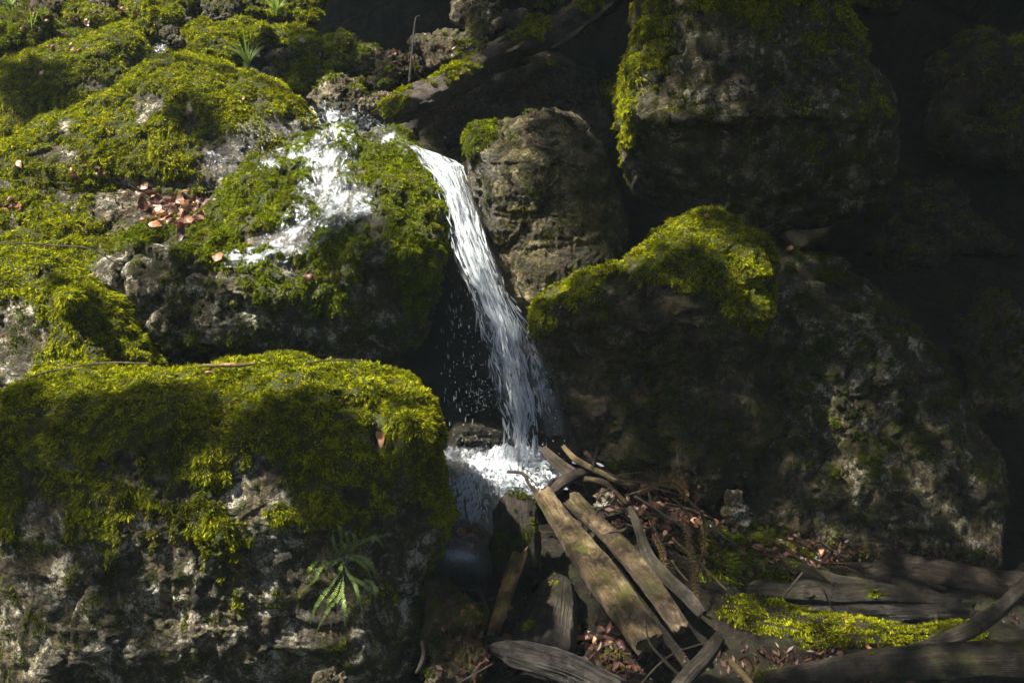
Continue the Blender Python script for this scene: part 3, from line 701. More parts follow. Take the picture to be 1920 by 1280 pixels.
# one BVH for placing loose things on what carries them
_v = []; _f = []; o_ = 0
for V, F in SOLIDS:
    _v.append(V); _f.append(F + o_); o_ += len(V)
ALLV = np.concatenate(_v); ALLF = np.concatenate(_f)
BVH = BVHTree.FromPolygons(ALLV.tolist(), ALLF.tolist())
CP0 = Vector(CAM_POS)
def hit(px, py):
    d = Vector(at(px, py, 1.0)) - CP0; d.normalize()
    p, n, i, dist = BVH.ray_cast(CP0, d)
    if p is None: return at(px, py, 7.0), np.array([0, 0, 1.0]), 7.0
    p = np.array(p); n = np.array(n)
    if n @ np.array(d) > 0: n = -n
    return p, n, float((p - CAM_POS) @ CF)
#@@PART2
# ------------------------------------------------------------------ limbs: logs, planks, branches, sticks, twigs
def catmull(P, n):
    P = np.asarray(P, float); m = len(P)
    if m == 2:
        t = np.linspace(0, 1, n)[:, None]; return P[0] * (1 - t) + P[1] * t
    Q = np.vstack([2 * P[0] - P[1], P, 2 * P[-1] - P[-2]])
    out = []
    for t in np.linspace(0, m - 1 - 1e-9, n):
        i = int(t); f = t - i; a, b, c, d = Q[i:i + 4]
        out.append(0.5 * (2 * b + (c - a) * f + (2 * a - 5 * b + 4 * c - d) * f * f + (3 * b - a - 3 * c + d) * f ** 3))
    return np.array(out)

def limb(name, label, cat, pts, mat, seed=0, nl=None, na=14, rough=0.10, grain=0.10, flat=None, moss=None, mossmat=None, msize=0.8,
         parent=None, group=None, bend=0.0, jag=0.3, wet=0, worldpts=False, maxn=12000):
    """pts: (px,py,D,radius_px).  flat=(thickness ratio, face direction) makes a board"""
    p = np.array(pts, float)
    W = np.array([at(a[0], a[1], a[2]) for a in p]) if not worldpts else p[:, :3]
    R = p[:, 3] * p[:, 2] / FPX if not worldpts else p[:, 3]
    L = np.linalg.norm(np.diff(W, axis=0), axis=1).sum()
    if nl is None: nl = int(np.clip(L / 0.012, 10, 150))
    X = catmull(np.hstack([W, R[:, None]]), nl); C_ = X[:, :3]; R = np.maximum(X[:, 3], 0.0008)
    rr = R.mean()
    if bend:
        s_ = np.linspace(0, L, nl)[:, None] * 6
        C_ = C_ + bend * np.hstack([vn(np.hstack([s_, s_ * 0 + seed, s_ * 0]), k)[:, None] for k in (1, 2, 3)])
    T = unit(np.gradient(C_, axis=0))
    ref = np.array([0, -0.3, 1.0]) if flat is None else np.array(flat[1], float)
    S = unit(np.cross(T, ref)); U = unit(np.cross(S, T))
    th = np.arange(na) / na * 2 * math.pi
    ct, st = np.cos(th), np.sin(th)
    if flat is not None:
        ct = np.sign(ct) * np.abs(ct) ** 0.28; st = np.sign(st) * np.abs(st) ** 0.32 * flat[0]
    sl_ = np.linspace(0, L, nl)
    G = np.stack(np.broadcast_arrays(sl_[:, None] * 2.2 + seed * 7, 3.0 * ct[None], 3.0 * st[None]), -1)
    g = 1 + grain * 0.8 * (ridge(G, 1.3, 3, seed) - 0.2) + rough * 1.6 * fbm(G * np.array([1.8, .5, .5]) + seed, 1.1, 3, seed + 3)
    # taper ends with broken edges
    endj = np.ones((nl, na))
    g = g + 0.09 * ridge(G * np.array([3.0, 2.4, 2.4]), 1.6, 3, seed + 11) * (rr > .008) + 0.05 * fbm(G * np.array([9, 2.5, 2.5]), 1.7, 3, seed + 12) * (0.3 if flat is not None else 1)
    V = C_[:, None] + (S[:, None] * (ct[None, :, None]) + U[:, None] * (st[None, :, None])) * (R[:, None] * g)[..., None]
    jn = jag * rr * 2.2
    for k, sg in ((0, -1), (nl - 1, 1)):
        V[k] += (T[k] * sg)[None] * (jn * vn(np.stack([ct * 2.5 + seed, st * 2.5, ct * 0 + k], -1), seed + 8))[:, None]
    cap0 = V[0].mean(0) + (V[0] - V[0].mean(0)) * 0.05 + T[0] * rr * 0.12; cap1 = V[-1].mean(0) + (V[-1] - V[-1].mean(0)) * 0.05 - T[-1] * rr * 0.12
    V = np.concatenate([cap0[None], V, cap1[None]])
    uv = np.stack(np.broadcast_arrays(np.concatenate([[0], sl_, [L]])[:, None] + seed * 0.37, (np.arange(na) / na)[None] * 2 * math.pi * rr + seed * 0.11), -1).reshape(-1, 2)
    # mirror the seam so the streaks join
    V = V.reshape(-1, 3); F = grid_faces(nl + 2, na, True)
    N, _ = vnormals(V, F)
    if ((V.reshape(nl + 2, na, 3) - np.vstack([C_[:1], C_, C_[-1:]])[:, None]).reshape(-1, 3) * N).sum() < 0: F = F[:, ::-1]; N = -N
    o = mesh_obj(name, V, F, mat, parent, uv=uv, label=label, cat=cat, group=group)
    if moss is not None:
        X_, Y_, _ = to_px(V)
        mk = np.clip(moss(X_, Y_, N[:, 2], fbm(V, 6, 3, seed + 4), fbm(V, 22, 3, seed + 5)), 0, 1)
        add_moss(V, F, sstep(.3, .7, mk), o, 38000, mossmat or M_MOSS, msize, seed, 0.6, maxn)
    return o

NDOWN = (0.25, -0.8, 0.75)
# the fallen log across the top
limb("fallen_log", "long dark fallen log leaning down from the top to the stream source, partly mossed", "log",
     [(716, 224, 5.72, 20), (758, 196, 5.72, 27), (802, 184, 5.75, 27), (850, 156, 5.85, 25), (892, 130, 5.95, 24), (942, 100, 6.05, 22), (983, 84, 6.15, 22), (1033, 62, 6.25, 24), (1083, 32, 6.35, 24), (1133, 0, 6.45, 26), (1200, -50, 6.6, 28)],
     M_STICK, 71, na=34, nl=190, rough=0.22, grain=0.20, moss=lambda X, Y, nz, n1, n2: 0.15 + 0.45 * nz + 0.7 * n2 + 0.5 * n1 + patches(X, Y, [(740, 205, 30, 20, .7), (868, 132, 36, 20, .8), (1000, 60, 30, 20, .5), (1120, 10, 40, 20, .4), (800, 175, 18, 12, -1.2), (950, 90, 40, 20, -.8)]), msize=1.1, maxn=26000)
limb("branch_stub", "broken brown side branch lying on the fallen log near the tan stone", "branch", [(896, 91, 6.0, 3), (925, 82, 6.02, 4), (971, 72, 6.08, 5)], M_STICK, 72)
for k, (a, b_) in enumerate([((940, 100), (990, 72)), ((1035, 90), (1105, 40)), ((1050, 75), (1150, 5))]):
    limb("bark_strip", ["loose reddish bark strip at the middle of the fallen log", "peeling bark strip under the upper part of the fallen log", "long peeling bark strip near the top end of the fallen log"][k], "bark",
         [(a[0], a[1], 6.0 + k * .1, 2.5), ((a[0] + b_[0]) / 2, (a[1] + b_[1]) / 2 + 5, 5.98 + k * .12, 4), (b_[0], b_[1], 6.1 + k * .12, 2)], M_TANST if k == 0 else M_STICK, 170 + k, flat=(0.3, (0, -.8, .6)))
limb("upright_twig", "thin upright twig with a hooked tip before the dark hollow", "twig", [(787, 30, 6.5, 1.3), (779, 37, 6.5, 1.6), (774, 83, 6.5, 2.0), (767, 158, 6.5, 2.4)], M_DARKW, 73, na=7)

# planks and logs in the debris by the pool
limb("split_plank", "left plank of the leaning pair, tan with a greenish worn face", "plank",
     [(1016, 922, 3.98, 16), (1052, 976, 3.88, 20), (1092, 1030, 3.78, 25), (1132, 1085, 3.68, 29), (1172, 1142, 3.58, 29), (1218, 1206, 3.46, 27)],
     M_PLANK, 74, na=44, nl=150, rough=0.07, grain=0.10, flat=(0.55, NDOWN), jag=0.3)
limb("split_plank", "right plank of the leaning pair, browner with a dark rotten groove", "plank",
     [(1072, 934, 4.06, 16), (1115, 978, 3.98, 16), (1160, 1022, 3.90, 18), (1202, 1070, 3.82, 19), (1242, 1126, 3.73, 18), (1276, 1178, 3.64, 15)],
     M_PLANK2, 75, na=40, nl=150, rough=0.09, grain=0.14, flat=(0.5, NDOWN), jag=0.3)
limb("rotten_post", "short upright rotten mossy log end beside the pool outlet", "log", [(966, 944, 4.02, 24), (966, 952, 4.0, 34), (968, 985, 3.98, 37), (970, 1020, 3.95, 38), (974, 1070, 3.92, 36)], M_DARKW, 76, na=36, nl=60, rough=.2, grain=.2, 
     moss=lambda X, Y, nz, n1, n2: 0.25 + 0.8 * n2 + 0.2 * nz, mossmat=M_MOSSD, jag=.5)
limb("short_log", "short bright yellow barkless log standing tilted under the rotten post", "log", [(974, 1040, 3.78, 13), (961, 1074, 3.74, 14), (945, 1122, 3.7, 13), (927, 1180, 3.64, 11)], M_YELW, 77, na=26, nl=90, rough=.12, grain=.10, jag=.8)
limb("round_log", "thick smooth grey log end half buried under the planks, spotted with moss", "log", [(1046, 1086, 3.95, 16), (1044, 1110, 3.9, 34), (1036, 1150, 3.85, 48), (1020, 1215, 3.75, 60), (1005, 1270, 3.7, 60)], M_GREYW, 78, na=44, nl=80, rough=.10, grain=.02,
     moss=lambda X, Y, nz, n1, n2: 0.1 + 0.5 * n2 + patches(X, Y, [(995, 1170, 20, 10, .9), (1038, 1092, 12, 7, .8), (985, 1205, 10, 8, .5)]))
limb("wet_log", "dark wet split log crossing the bottom edge below the round grey log", "log", [(922, 1214, 3.5, 9), (950, 1218, 3.48, 17), (981, 1228, 3.45, 23), (1053, 1249, 3.4, 26), (1103, 1270, 3.36, 25), (1170, 1305, 3.3, 24)], M_WETW, 79, na=34, nl=120, rough=.18, grain=.25, jag=.8)
limb("grey_branch", "smooth grey curved branch right of the plank pair", "branch", [(1182, 950, 4.0, 6), (1197, 992, 3.95, 8), (1211, 1035, 3.9, 11), (1233, 1068, 3.85, 12), (1265, 1100, 3.8, 12), (1294, 1125, 3.76, 12), (1318, 1154, 3.72, 9)], M_GREYW, 80, na=18, bend=.004)
limb("thick_stick", "blunt grey brown stick rising from the bottom edge", "stick", [(1352, 1192, 3.45, 10), (1330, 1222, 3.42, 14), (1301, 1251, 3.38, 14), (1262, 1294, 3.33, 13)], M_GREYW, 81, na=20, bend=.004)
limb("dark_branch", "dark blunt branch pointing up left beside the foot of the waterfall", "branch", [(1016, 840, 4.3, 6), (1039, 863, 4.26, 10), (1067, 884, 4.22, 12), (1092, 898, 4.18, 13)], M_STICK, 82, na=18, bend=.003)
limb("forked_branch", "dark curved branch crossing between the pool and the yellow branch", "branch", [(1030, 930, 4.1, 9), (1050, 908, 4.12, 10), (1082, 889, 4.14, 10), (1112, 883, 4.16, 7)], M_STICK, 83, na=16)
limb("yellow_branch", "thin yellowish branch lying on the twigs behind the planks", "branch", [(1056, 836, 4.2, 4), (1078, 860, 4.16, 6), (1103, 875, 4.12, 5.5), (1132, 889, 4.08, 5), (1157, 903, 4.05, 4), (1195, 912, 4.02, 3)], M_TANST, 84, na=12, bend=.004)
limb("mossy_log", "broad low log thick with yellow moss at the lower right", "log", [(1335, 1160, 3.95, 34), (1390, 1172, 3.93, 44), (1450, 1185, 3.9, 50), (1520, 1198, 3.88, 48), (1620, 1205, 3.86, 40), (1720, 1205, 3.84, 33), (1830, 1190, 3.85, 24)], M_DARKW, 85, na=36, nl=150, rough=.22, grain=.12,
     moss=lambda X, Y, nz, n1, n2: 0.75 + 0.5 * n2 + .4 * n1 + .2 * nz, maxn=34000)
limb("driftwood", "pale weathered driftwood slab with a humped back behind the mossy log", "driftwood", [(1398, 1118, 4.08, 10), (1430, 1108, 4.08, 19), (1480, 1112, 4.06, 20), (1530, 1108, 4.05, 24), (1580, 1116, 4.04, 18), (1650, 1113, 4.04, 19), (1720, 1124, 4.03, 12), (1800, 1130, 4.02, 8)], M_GREYW, 86, na=30, nl=140, rough=.2, grain=.2,
     moss=lambda X, Y, nz, n1, n2: 0.0 + .3 * n2 + patches(X, Y, [(1640, 1112, 45, 12, .9), (1730, 1112, 30, 10, .4)]), mossmat=M_MOSSG)
limb("wet_board", "black wet board with a glistening straight top edge between driftwood and mossy log", "board", [(1456, 1151, 3.99, 15), (1600, 1150, 3.99, 17), (1700, 1148, 3.99, 17), (1826, 1146, 3.99, 16)], M_WETW, 87, na=24, nl=90, rough=.05, grain=.06, flat=(0.7, (0, -.1, 1)))
limb("bark_log", "reddish rotting log lying behind the driftwood at the foot of the huge boulder", "log", [(1585, 1056, 4.5, 16), (1690, 1072, 4.45, 28), (1800, 1090, 4.4, 32), (1950, 1112, 4.35, 32)], M_STICK, 88, na=34, nl=130, rough=.25, grain=.2,
     moss=lambda X, Y, nz, n1, n2: 0.0 + .5 * n2 + patches(X, Y, [(1640, 1048, 40, 10, .7)]), mossmat=M_MOSSG)
limb("bark_log", "second rotting log with a ragged side just left of the driftwood", "log", [(1400, 1030, 4.3, 14), (1460, 1062, 4.25, 24), (1540, 1092, 4.2, 22), (1640, 1108, 4.18, 16)], M_DARKW, 89, na=28, nl=90, rough=.25, grain=.2, moss=lambda X, Y, nz, n1, n2: 0.15 + .5 * n2 + patches(X, Y, [(1420, 1040, 30, 14, .5)]), mossmat=M_MOSSG)
limb("large_branch", "long heavy branch running along the bottom right edge, thinly mossed", "branch", [(1400, 1280, 3.62, 16), (1500, 1272, 3.6, 26), (1612, 1260, 3.58, 34), (1762, 1245, 3.55, 36), (1960, 1238, 3.5, 40)], M_DARKW, 90, na=34, nl=150, rough=.12, grain=.08,
     moss=lambda X, Y, nz, n1, n2: 0.05 + .75 * n2 + .4 * n1 + patches(X, Y, [(1430, 1270, 40, 20, .6), (1860, 1200, 30, 12, .5)]), mossmat=M_MOSSD, msize=.7)
limb("curved_branch", "smooth branch curving up to the right edge above the long heavy branch", "branch", [(1690, 1228, 3.66, 8), (1760, 1203, 3.66, 13), (1820, 1178, 3.66, 15), (1862, 1152, 3.66, 14), (1895, 1122, 3.66, 13), (1940, 1075, 3.66, 13)], M_GREYW, 91, na=20, bend=.003, moss=lambda X, Y, nz, n1, n2: 0.05 + .4 * n2 + patches(X, Y, [(1865, 1140, 30, 20, .6)]), msize=.6)
limb("yellow_stick", "short yellow stick at the bottom edge beside the blunt grey stick", "stick", [(1366, 1236, 3.45, 5), (1388, 1259, 3.42, 6), (1412, 1288, 3.4, 6)], M_TANST, 92, na=12)
limb("root", "pale hooked rootlet at the lower right foot of the front boulder", "root", [(791, 1202, 3.35, 3), (795, 1225, 3.35, 5), (790, 1245, 3.35, 5), (781, 1260, 3.36, 3)], M_GREYW, 93, na=10)
limb("pale_twig", "pale barkless twig lying on the crest of the front boulder", "twig", [(372, 686, 3.72, 2), (410, 684, 3.71, 4), (450, 684, 3.71, 4), (480, 681, 3.72, 2)], M_YELW, 94, na=8)
TW = [
 ("crooked twig reaching over the pool foam", [(952, 883, 3), (981, 886, 3.2), (992, 906, 3.4), (1012, 926, 3.6)], 4.12),
 ("side shoot of the crooked twig over the pool", [(984, 889, 1.5), (998, 902, 1.5), (1008, 912, 1.5)], 4.11),
 ("short twig standing up behind the yellow branch", [(1123, 838, 2.8), (1118, 856, 3.2), (1112, 878, 3.5)], 4.1),
 ("grey twig crossing the yellow branch", [(1098, 848, 3), (1121, 874, 3.2), (1147, 890, 3.4), (1170, 902, 3)], 4.12),
 ("grey stick lying under the yellow branch toward the leaf pile", [(1093, 896, 5), (1125, 903, 6), (1147, 917, 6), (1179, 949, 5)], 4.08),
 ("thin pale twig crossing the lower end of the left plank", [(1206, 1160, 1.6), (1216, 1204, 2), (1247, 1240, 3), (1280, 1273, 3)], 3.36),
 ("hair thin twig arching under the plank ends", [(1204, 1280, 2), (1233, 1248, 1.8), (1265, 1226, 1.6), (1322, 1204, 1.4)], 3.42),
 ("straight twig slanting down right past the dead conifer sprigs", [(1264, 1010, 2.4), (1312, 1056, 2.4), (1362, 1108, 2.2)], 3.88),
 ("thin stick leaning left of the short yellow log", [(899, 1105, 4), (909, 1130, 4), (919, 1160, 4)], 3.66),
 ("short pale twig standing before the driftwood", [(1503, 1071, 2), (1480, 1100, 2), (1455, 1135, 2.4)], 3.96),
 ("arching reddish twig from the leaf pile to the driftwood", [(1440, 1007, 2.4), (1485, 1034, 2.6), (1537, 1075, 2.6), (1560, 1097, 2)], 4.02),
 ("curved twig hanging over the wet board", [(1541, 1105, 2), (1557, 1133, 2), (1590, 1160, 2)], 3.9),
 ("wispy twig reaching right from the leaf pile", [(1447, 1004, 1.6), (1500, 1019, 1.5), (1527, 1034, 1.3)], 4.05),
 ("stub of twig standing on the mossy log", [(1763, 1149, 1.8), (1750, 1167, 2)], 3.8),
 ("twig poking out of the leaf pile at its right end", [(1330, 972, 1.8), (1350, 1000, 2), (1385, 1030, 2)], 4.0),
 ("tiny forked twig at the edge of the leaf pile", [(1295, 942, 1.5), (1315, 962, 1.6), (1330, 990, 1.6)], 3.96),
 ("brown twig lying across the leaf pile", [(1150, 900, 2.5), (1210, 905, 2.4), (1262, 915, 2)], 3.98),
 ("dark twig from the leaf pile down beside the planks", [(1190, 930, 3), (1240, 962, 3), (1300, 1000, 2.6)], 3.94),
 ("fine twig over the left hump and shelf", [(0, 452, 1.4), (90, 458, 1.4), (170, 470, 1.4), (225, 495, 1.2)], 4.3),
 ("thin twig near the left end of the front boulder crest", [(30, 712, 1.6), (110, 692, 1.6), (200, 682, 1.6), (280, 680, 1.4)], 3.75),
 ("thin dark twig on the right of the front boulder crest", [(570, 680, 1.5), (620, 676, 1.8), (680, 676, 1.4)], 3.72),
 ("bare twig dangling on the face of the central boulder", [(418, 480, 1.4), (425, 510, 1.4), (434, 545, 1.2)], 4.55),
 ("fine root hanging from the ledge of the central boulder", [(583, 500, 1.4), (570, 520, 1.4), (556, 545, 1.2)], 4.5),
 ("thin wet twig by the outlet of the pool", [(873, 930, 1.5), (876, 965, 1.5), (886, 990, 1.5)], 4.1),
 ("small brown twig among the stones under the yellow log", [(900, 1190, 2.5), (930, 1195, 3), (965, 1205, 2.5)], 3.55),
 ("forked twig lying in the litter right of the grey branch", [(1262, 1050, 1.8), (1275, 1072, 1.8), (1290, 1092, 1.6)], 3.8),
 ("thin twig leaning on the grass tuft stones", [(358, 160 - 20, 1.5), (372, 155, 1.5), (395, 170, 1.5)], 6.0),
 ("fine pale twig among the stones right of the great dome", [(548, 170, 1.5), (560, 185, 1.8), (575, 190, 1.5)], 6.0),
]
for k, (lb, pp, D) in enumerate(TW):
    limb("twig", lb, "twig", [(a, b_, D, r) for a, b_, r in pp], [M_STICK, M_TANST, M_GREYW][k % 3], 200 + k, na=7, bend=0.006, jag=.3)

# ------------------------------------------------------------------ fallen leaves
def leaf_mesh(name, L, W, curl, fold, seed):
    nu, nv = 11, 7
    u = np.linspace(0, 1, nu)[:, None]; v = np.linspace(-1, 1, nv)[None, :]
    wd = W * (np.sin(math.pi * u ** 0.85) ** 0.8) * (1 + 0.06 * np.sin(u * 40)) * (1 - 0.35 * u)
    x = L * (u - 0.5) + 0 * v; y = wd * v
    z = fold * np.abs(y) + curl * L * ((u - .4) ** 2) * 2 + 0.08 * L * vn(np.stack([x * 60, y * 60, x * 0 + seed], -1), seed) + curl * (y ** 2) / W * 1.5
    V = np.stack([x, y, z], -1).reshape(-1, 3)
    return V, grid_faces(nu, nv)
LEAFM = []
for k in range(10):
    V, F = leaf_mesh("leaf", 0.068 * (0.8 + .4 * random.random()), 0.021 * (0.8 + .5 * random.random()), random.uniform(-.9, 1.1), random.uniform(-.5, .6), k)
    o = mesh_obj("fallen_leaf", V, F, M_LEAF if k % 2 == 0 else M_LEAFW)
    st = limb("leaf_stalk", None, None, [(-0.075, 0, 0.0, .0009), (-0.05, 0.002, 0.002, .0010), (-0.025, 0, 0.0, .0012)], M_STICK, 900 + k, na=5, nl=5, worldpts=True, parent=o)
    LEAFM.append((o, st))
used_l = set(); LSC = 1.0
def leaf(px, py, label, group=None, size=1.0, which=None, tilt=0.5, lift=0.008):
    i = random.randrange(10) if which is None else which
    src, st = LEAFM[i]
    p, n, d = hit(px, py)
    if d > 7.6: return
    if i not in used_l: o = src; s = st; used_l.add(i)
    else:
        o = src.copy(); COL.objects.link(o); s = st.copy(); s.parent = o; COL.objects.link(s)
    n = unit(n + tilt * np.random.default_rng(int(px * 7 + py * 13)).normal(size=3) + np.array([0, -.3, .2]))
    q = Vector(n).to_track_quat('Z', 'Y'); e_ = q.to_matrix().to_4x4()
    from mathutils import Matrix
    m = Matrix.Translation(Vector(p + n * lift)) @ e_ @ Matrix.Rotation(random.uniform(0, 6.28), 4, 'Z') @ Matrix.Scale(size, 4)
    o.matrix_world = m
    tag(o, label, "leaf", group)
    return o
GR = [
 (322, 388, 62, 20, 58, "rusty curled leaf in the drift on the flat topped shelf", "leaves drifted on the shelf", 1.35),
 (318, 418, 42, 12, 20, "rusty curled leaf in the drift on the flat topped shelf", "leaves drifted on the shelf", 1.3),
 (175, 325, 30, 18, 9, "brown leaf caught between the great dome and the shelf", "leaves between dome and shelf", .9),
 (18, 388, 22, 12, 9, "brown leaf in the cluster at the left frame edge on the shelf", "leaves at the left edge of the shelf", .9),
 (1225, 940, 70, 30, 44, "dark red leaf in the pile of twigs right of the planks", "leaves in the twig pile", .75),
 (1265, 985, 60, 24, 30, "dark red leaf in the pile of twigs right of the planks", "leaves in the twig pile", .75),
 (898, 1000, 34, 18, 24, "wet red leaf in the clump at the pool outlet", "leaves at the pool outlet", .8),
 (1100, 1200, 60, 30, 18, "brown leaf in the dark litter under the planks", "leaves under the planks", .75),
 (935, 1120, 40, 50, 14, "brown leaf in the litter around the short yellow log", "leaves around the yellow log", .7),
 (1450, 1030, 90, 25, 22, "dull brown leaf in the litter at the foot of the huge boulder", "leaves below the huge boulder", .7),
 (80, 45, 80, 22, 16, "brown leaf in the litter on the top left slope", "leaves on the top left slope", .8),
 (95, 90, 60, 12, 10, "pale leaf lying along the crest of the pointed mossy boulder", "leaves on the pointed boulder crest", .8),
 (745, 95, 40, 18, 12, "dark leaf in the litter behind the upright twig", "leaves behind the upright twig", .9),
 (240, 18, 30, 12, 8, "brown leaf beside the mossy stone with a pale chip", "leaves beside the chipped stone", .8),
]
for (px, py, sx, sy, n, lb, gp, sz) in GR:
    for k in range(n):
        leaf(px + random.gauss(0, sx * .55), py + random.gauss(0, sy * .55), lb, gp, sz * random.uniform(.75, 1.15), tilt=.6, lift=random.uniform(.008, .035))
ONE = [
 (722, 820, "pale pink leaf on the bare spot at the right of the front boulder", 1.0, 0), (583, 522, "dark red wet leaf stuck on the ledge of the central boulder", 1.1, 1), (470, 462, "orange curled leaf beside the white stream", 1.0, 2),
 (418, 487, "reddish leaf at the lower tip of the stream", 1.0, 4), (83, 140, "brown leaf on the face of the pointed mossy boulder", 1.0, 6), (150, 96, "tan leaf near the crest of the pointed boulder", .9, 8), (178, 521, "small bright leaf on the edge of the left hump", .7, 0),
 (238, 366, "large orange leaf lying alone on the shelf left of the drift", 1.1, 2), (275, 352, "orange leaf standing curled above the drift", 1.0, 4), (40, 312, "flat pinkish leaf on the bare grey stone of the shelf", 1.1, 6),
 (880, 880, "dark red leaf in the foam at the left of the pool", 1.0, 1), (395, 702, "brown leaf at the crest of the front boulder", .7, 8), (1105, 842, "tan crumpled leaf above the yellow branch", .8, 0), (1325, 412 - 5, "tiny pink leaf on the crest of the boulder right of the falls", .6, 2),
 (1480, 470, "tiny pale leaf where the two right boulders meet", .6, 4), (690, 222, "pale leaf at the brink of the stream", .8, 6), (455, 186, "pink leaf on the right flank of the great dome", .7, 8), (1185, 912, "bright red leaf at the tip of the yellow branch", .6, 3),
 (1540, 1235, "orange leaf resting on the long heavy branch", .6, 0), (1575, 1228, "tan leaf beside the orange one on the long heavy branch", .6, 2), (1620, 1222, "brown leaf farthest right on the long heavy branch", .6, 4), (955, 1195, "orange leaf in front of the short yellow log", .8, 6),
]
for (px, py, lb, sz, wh) in ONE: leaf(px, py, lb, None, sz, wh, tilt=.2, lift=.024)

# twigs of the pile, and fine litter nobody could count
_r = np.random.default_rng(77)
for k in range(64):
    if k < 44: cx, cy, sx, sy = 1225, 955, 75, 38
    elif k < 54: cx, cy, sx, sy = 1480, 1050, 90, 25
    else: cx, cy, sx, sy = 1000, 1210, 80, 40
    x, y = cx + _r.normal(0, sx), cy + _r.normal(0, sy); a = _r.uniform(-.6, 1.4); L = _r.uniform(14, 46)
    D = hit(x, y)[2] - _r.uniform(.02, .10)
    if D > 5: continue
    g_ = ["thin twig in the tangled pile right of the planks", "thin twig in the litter at the foot of the huge boulder", "thin twig in the dark litter under the planks"][0 if k < 44 else (1 if k < 54 else 2)]
    limb("twig", g_, "twig", [(x - L * math.cos(a), y - L * math.sin(a), D, 1.2), (x + _r.normal(0, 4), y + _r.normal(0, 4), D, 1.8), (x + L * math.cos(a), y + L * math.sin(a), D, 1.2)],
         [M_STICK, M_GREYW, M_TANST, M_DARKW][k % 4], 1300 + k, na=6, nl=10, group="twigs: " + g_.replace("thin twig ", ""))
VV = []; FF = []
LT = [(1220, 960, 110, 60, 900), (1480, 1040, 160, 40, 700), (960, 1180, 110, 80, 700), (1150, 1230, 80, 50, 300), (100, 40, 160, 50, 500), (760, 110, 120, 50, 400), (290, 390, 110, 26, 120), (895, 1005, 36, 20, 90), (1700, 1040, 160, 20, 300), (1500, 1240, 200, 40, 300), (830, 200, 60, 40, 300), (1000, 180, 120, 60, 300), (640, 50, 90, 40, 200), (1750, 1160, 120, 20, 160)]
for (cx, cy, sx, sy, n_) in LT:
    for k in range(n_):
        p, n, d = hit(cx + _r.normal(0, sx * .6), cy + _r.normal(0, sy * .6))
        if d > 8 or (d < 3.85 and cx < 850 and cy > 600): continue
        dd = unit(_r.normal(size=3) + n * .2); s_ = unit(np.cross(dd, n + _r.normal(size=3) * .5)); L = _r.uniform(.006, .022); w_ = L * _r.uniform(.08, .5)
        c = p + n * _r.uniform(.002, .014); b0 = len(VV); VV += [c - dd * L, c + s_ * w_ + n * L * .2, c + dd * L, c - s_ * w_]; FF.append([b0, b0 + 1, b0 + 2, b0 + 3])
mesh_obj("leaf_litter", np.array(VV), np.array(FF), M_LEAFW, smooth=False, label="fine crumbled leaf and bark litter between stones and logs", cat="litter", kind="stuff")

# ------------------------------------------------------------------ fern
def frond(pts, w_px, root, D, seed, mat=None, npair=None):
    p = np.array([(400 + a / 3.2, 880 + b_ / 3.2) for a, b_ in pts])
    n = len(p); arc = np.sin(np.linspace(0, 1, n) * math.pi * 0.8) * 0.05
    W = np.array([at(p[i, 0], p[i, 1], D - 0.01 - arc[i]) for i in range(n)])
    X = catmull(W, 40); T = unit(np.gradient(X, axis=0)); L = np.linalg.norm(np.diff(X, axis=0), axis=1).sum()
    npair = npair or int(L / 0.0066)
    VV = []; FF = []
    # stalk
    for k in range(39):
        s = unit(np.cross(T[k], -CF)) * 0.0009; b0 = len(VV)
        VV += [X[k] - s, X[k] + s, X[k + 1] + s, X[k + 1] - s]; FF.append([b0, b0 + 1, b0 + 2, b0 + 3])
    rng = np.random.default_rng(seed)
    for k in range(npair):
        t = 0.10 + 0.9 * k / npair; i = min(int(t * 39), 38)
        c = X[i] + (X[i + 1] - X[i]) * (t * 39 - i)
        s0 = unit(np.cross(T[i], -CF + rng.normal(size=3) * .15))
        wl = w_px * D / FPX * (math.sin(math.pi * min(1, t * .92 + .1)) ** .55) * rng.uniform(.85, 1.1)
        for sg in (-1, 1):
            d = unit(s0 * sg + T[i] * 0.25 - CF * rng.uniform(-.1, .35)); h_ = T[i] * wl * .22; b0 = len(VV)
            VV += [c, c + d * wl * .45 - h_, c + d * wl * 0.95 - h_ * .5, c + d * wl, c + d * wl * .9 + h_ * .6, c + d * wl * .4 + h_]
            FF += [[b0, b0 + 1, b0 + 2, b0 + 5], [b0 + 2, b0 + 3, b0 + 4, b0 + 5]]
    VV = np.array(VV)
    return mesh_obj("frond", VV - root, np.array(FF), mat or M_FERN, None, smooth=False)
_p, _n, FD = hit(642, 1041)
FROOT = _p
fern = empty("fern", "small rosette of feathery green fern growing from the face of the front boulder", "fern", FROOT)
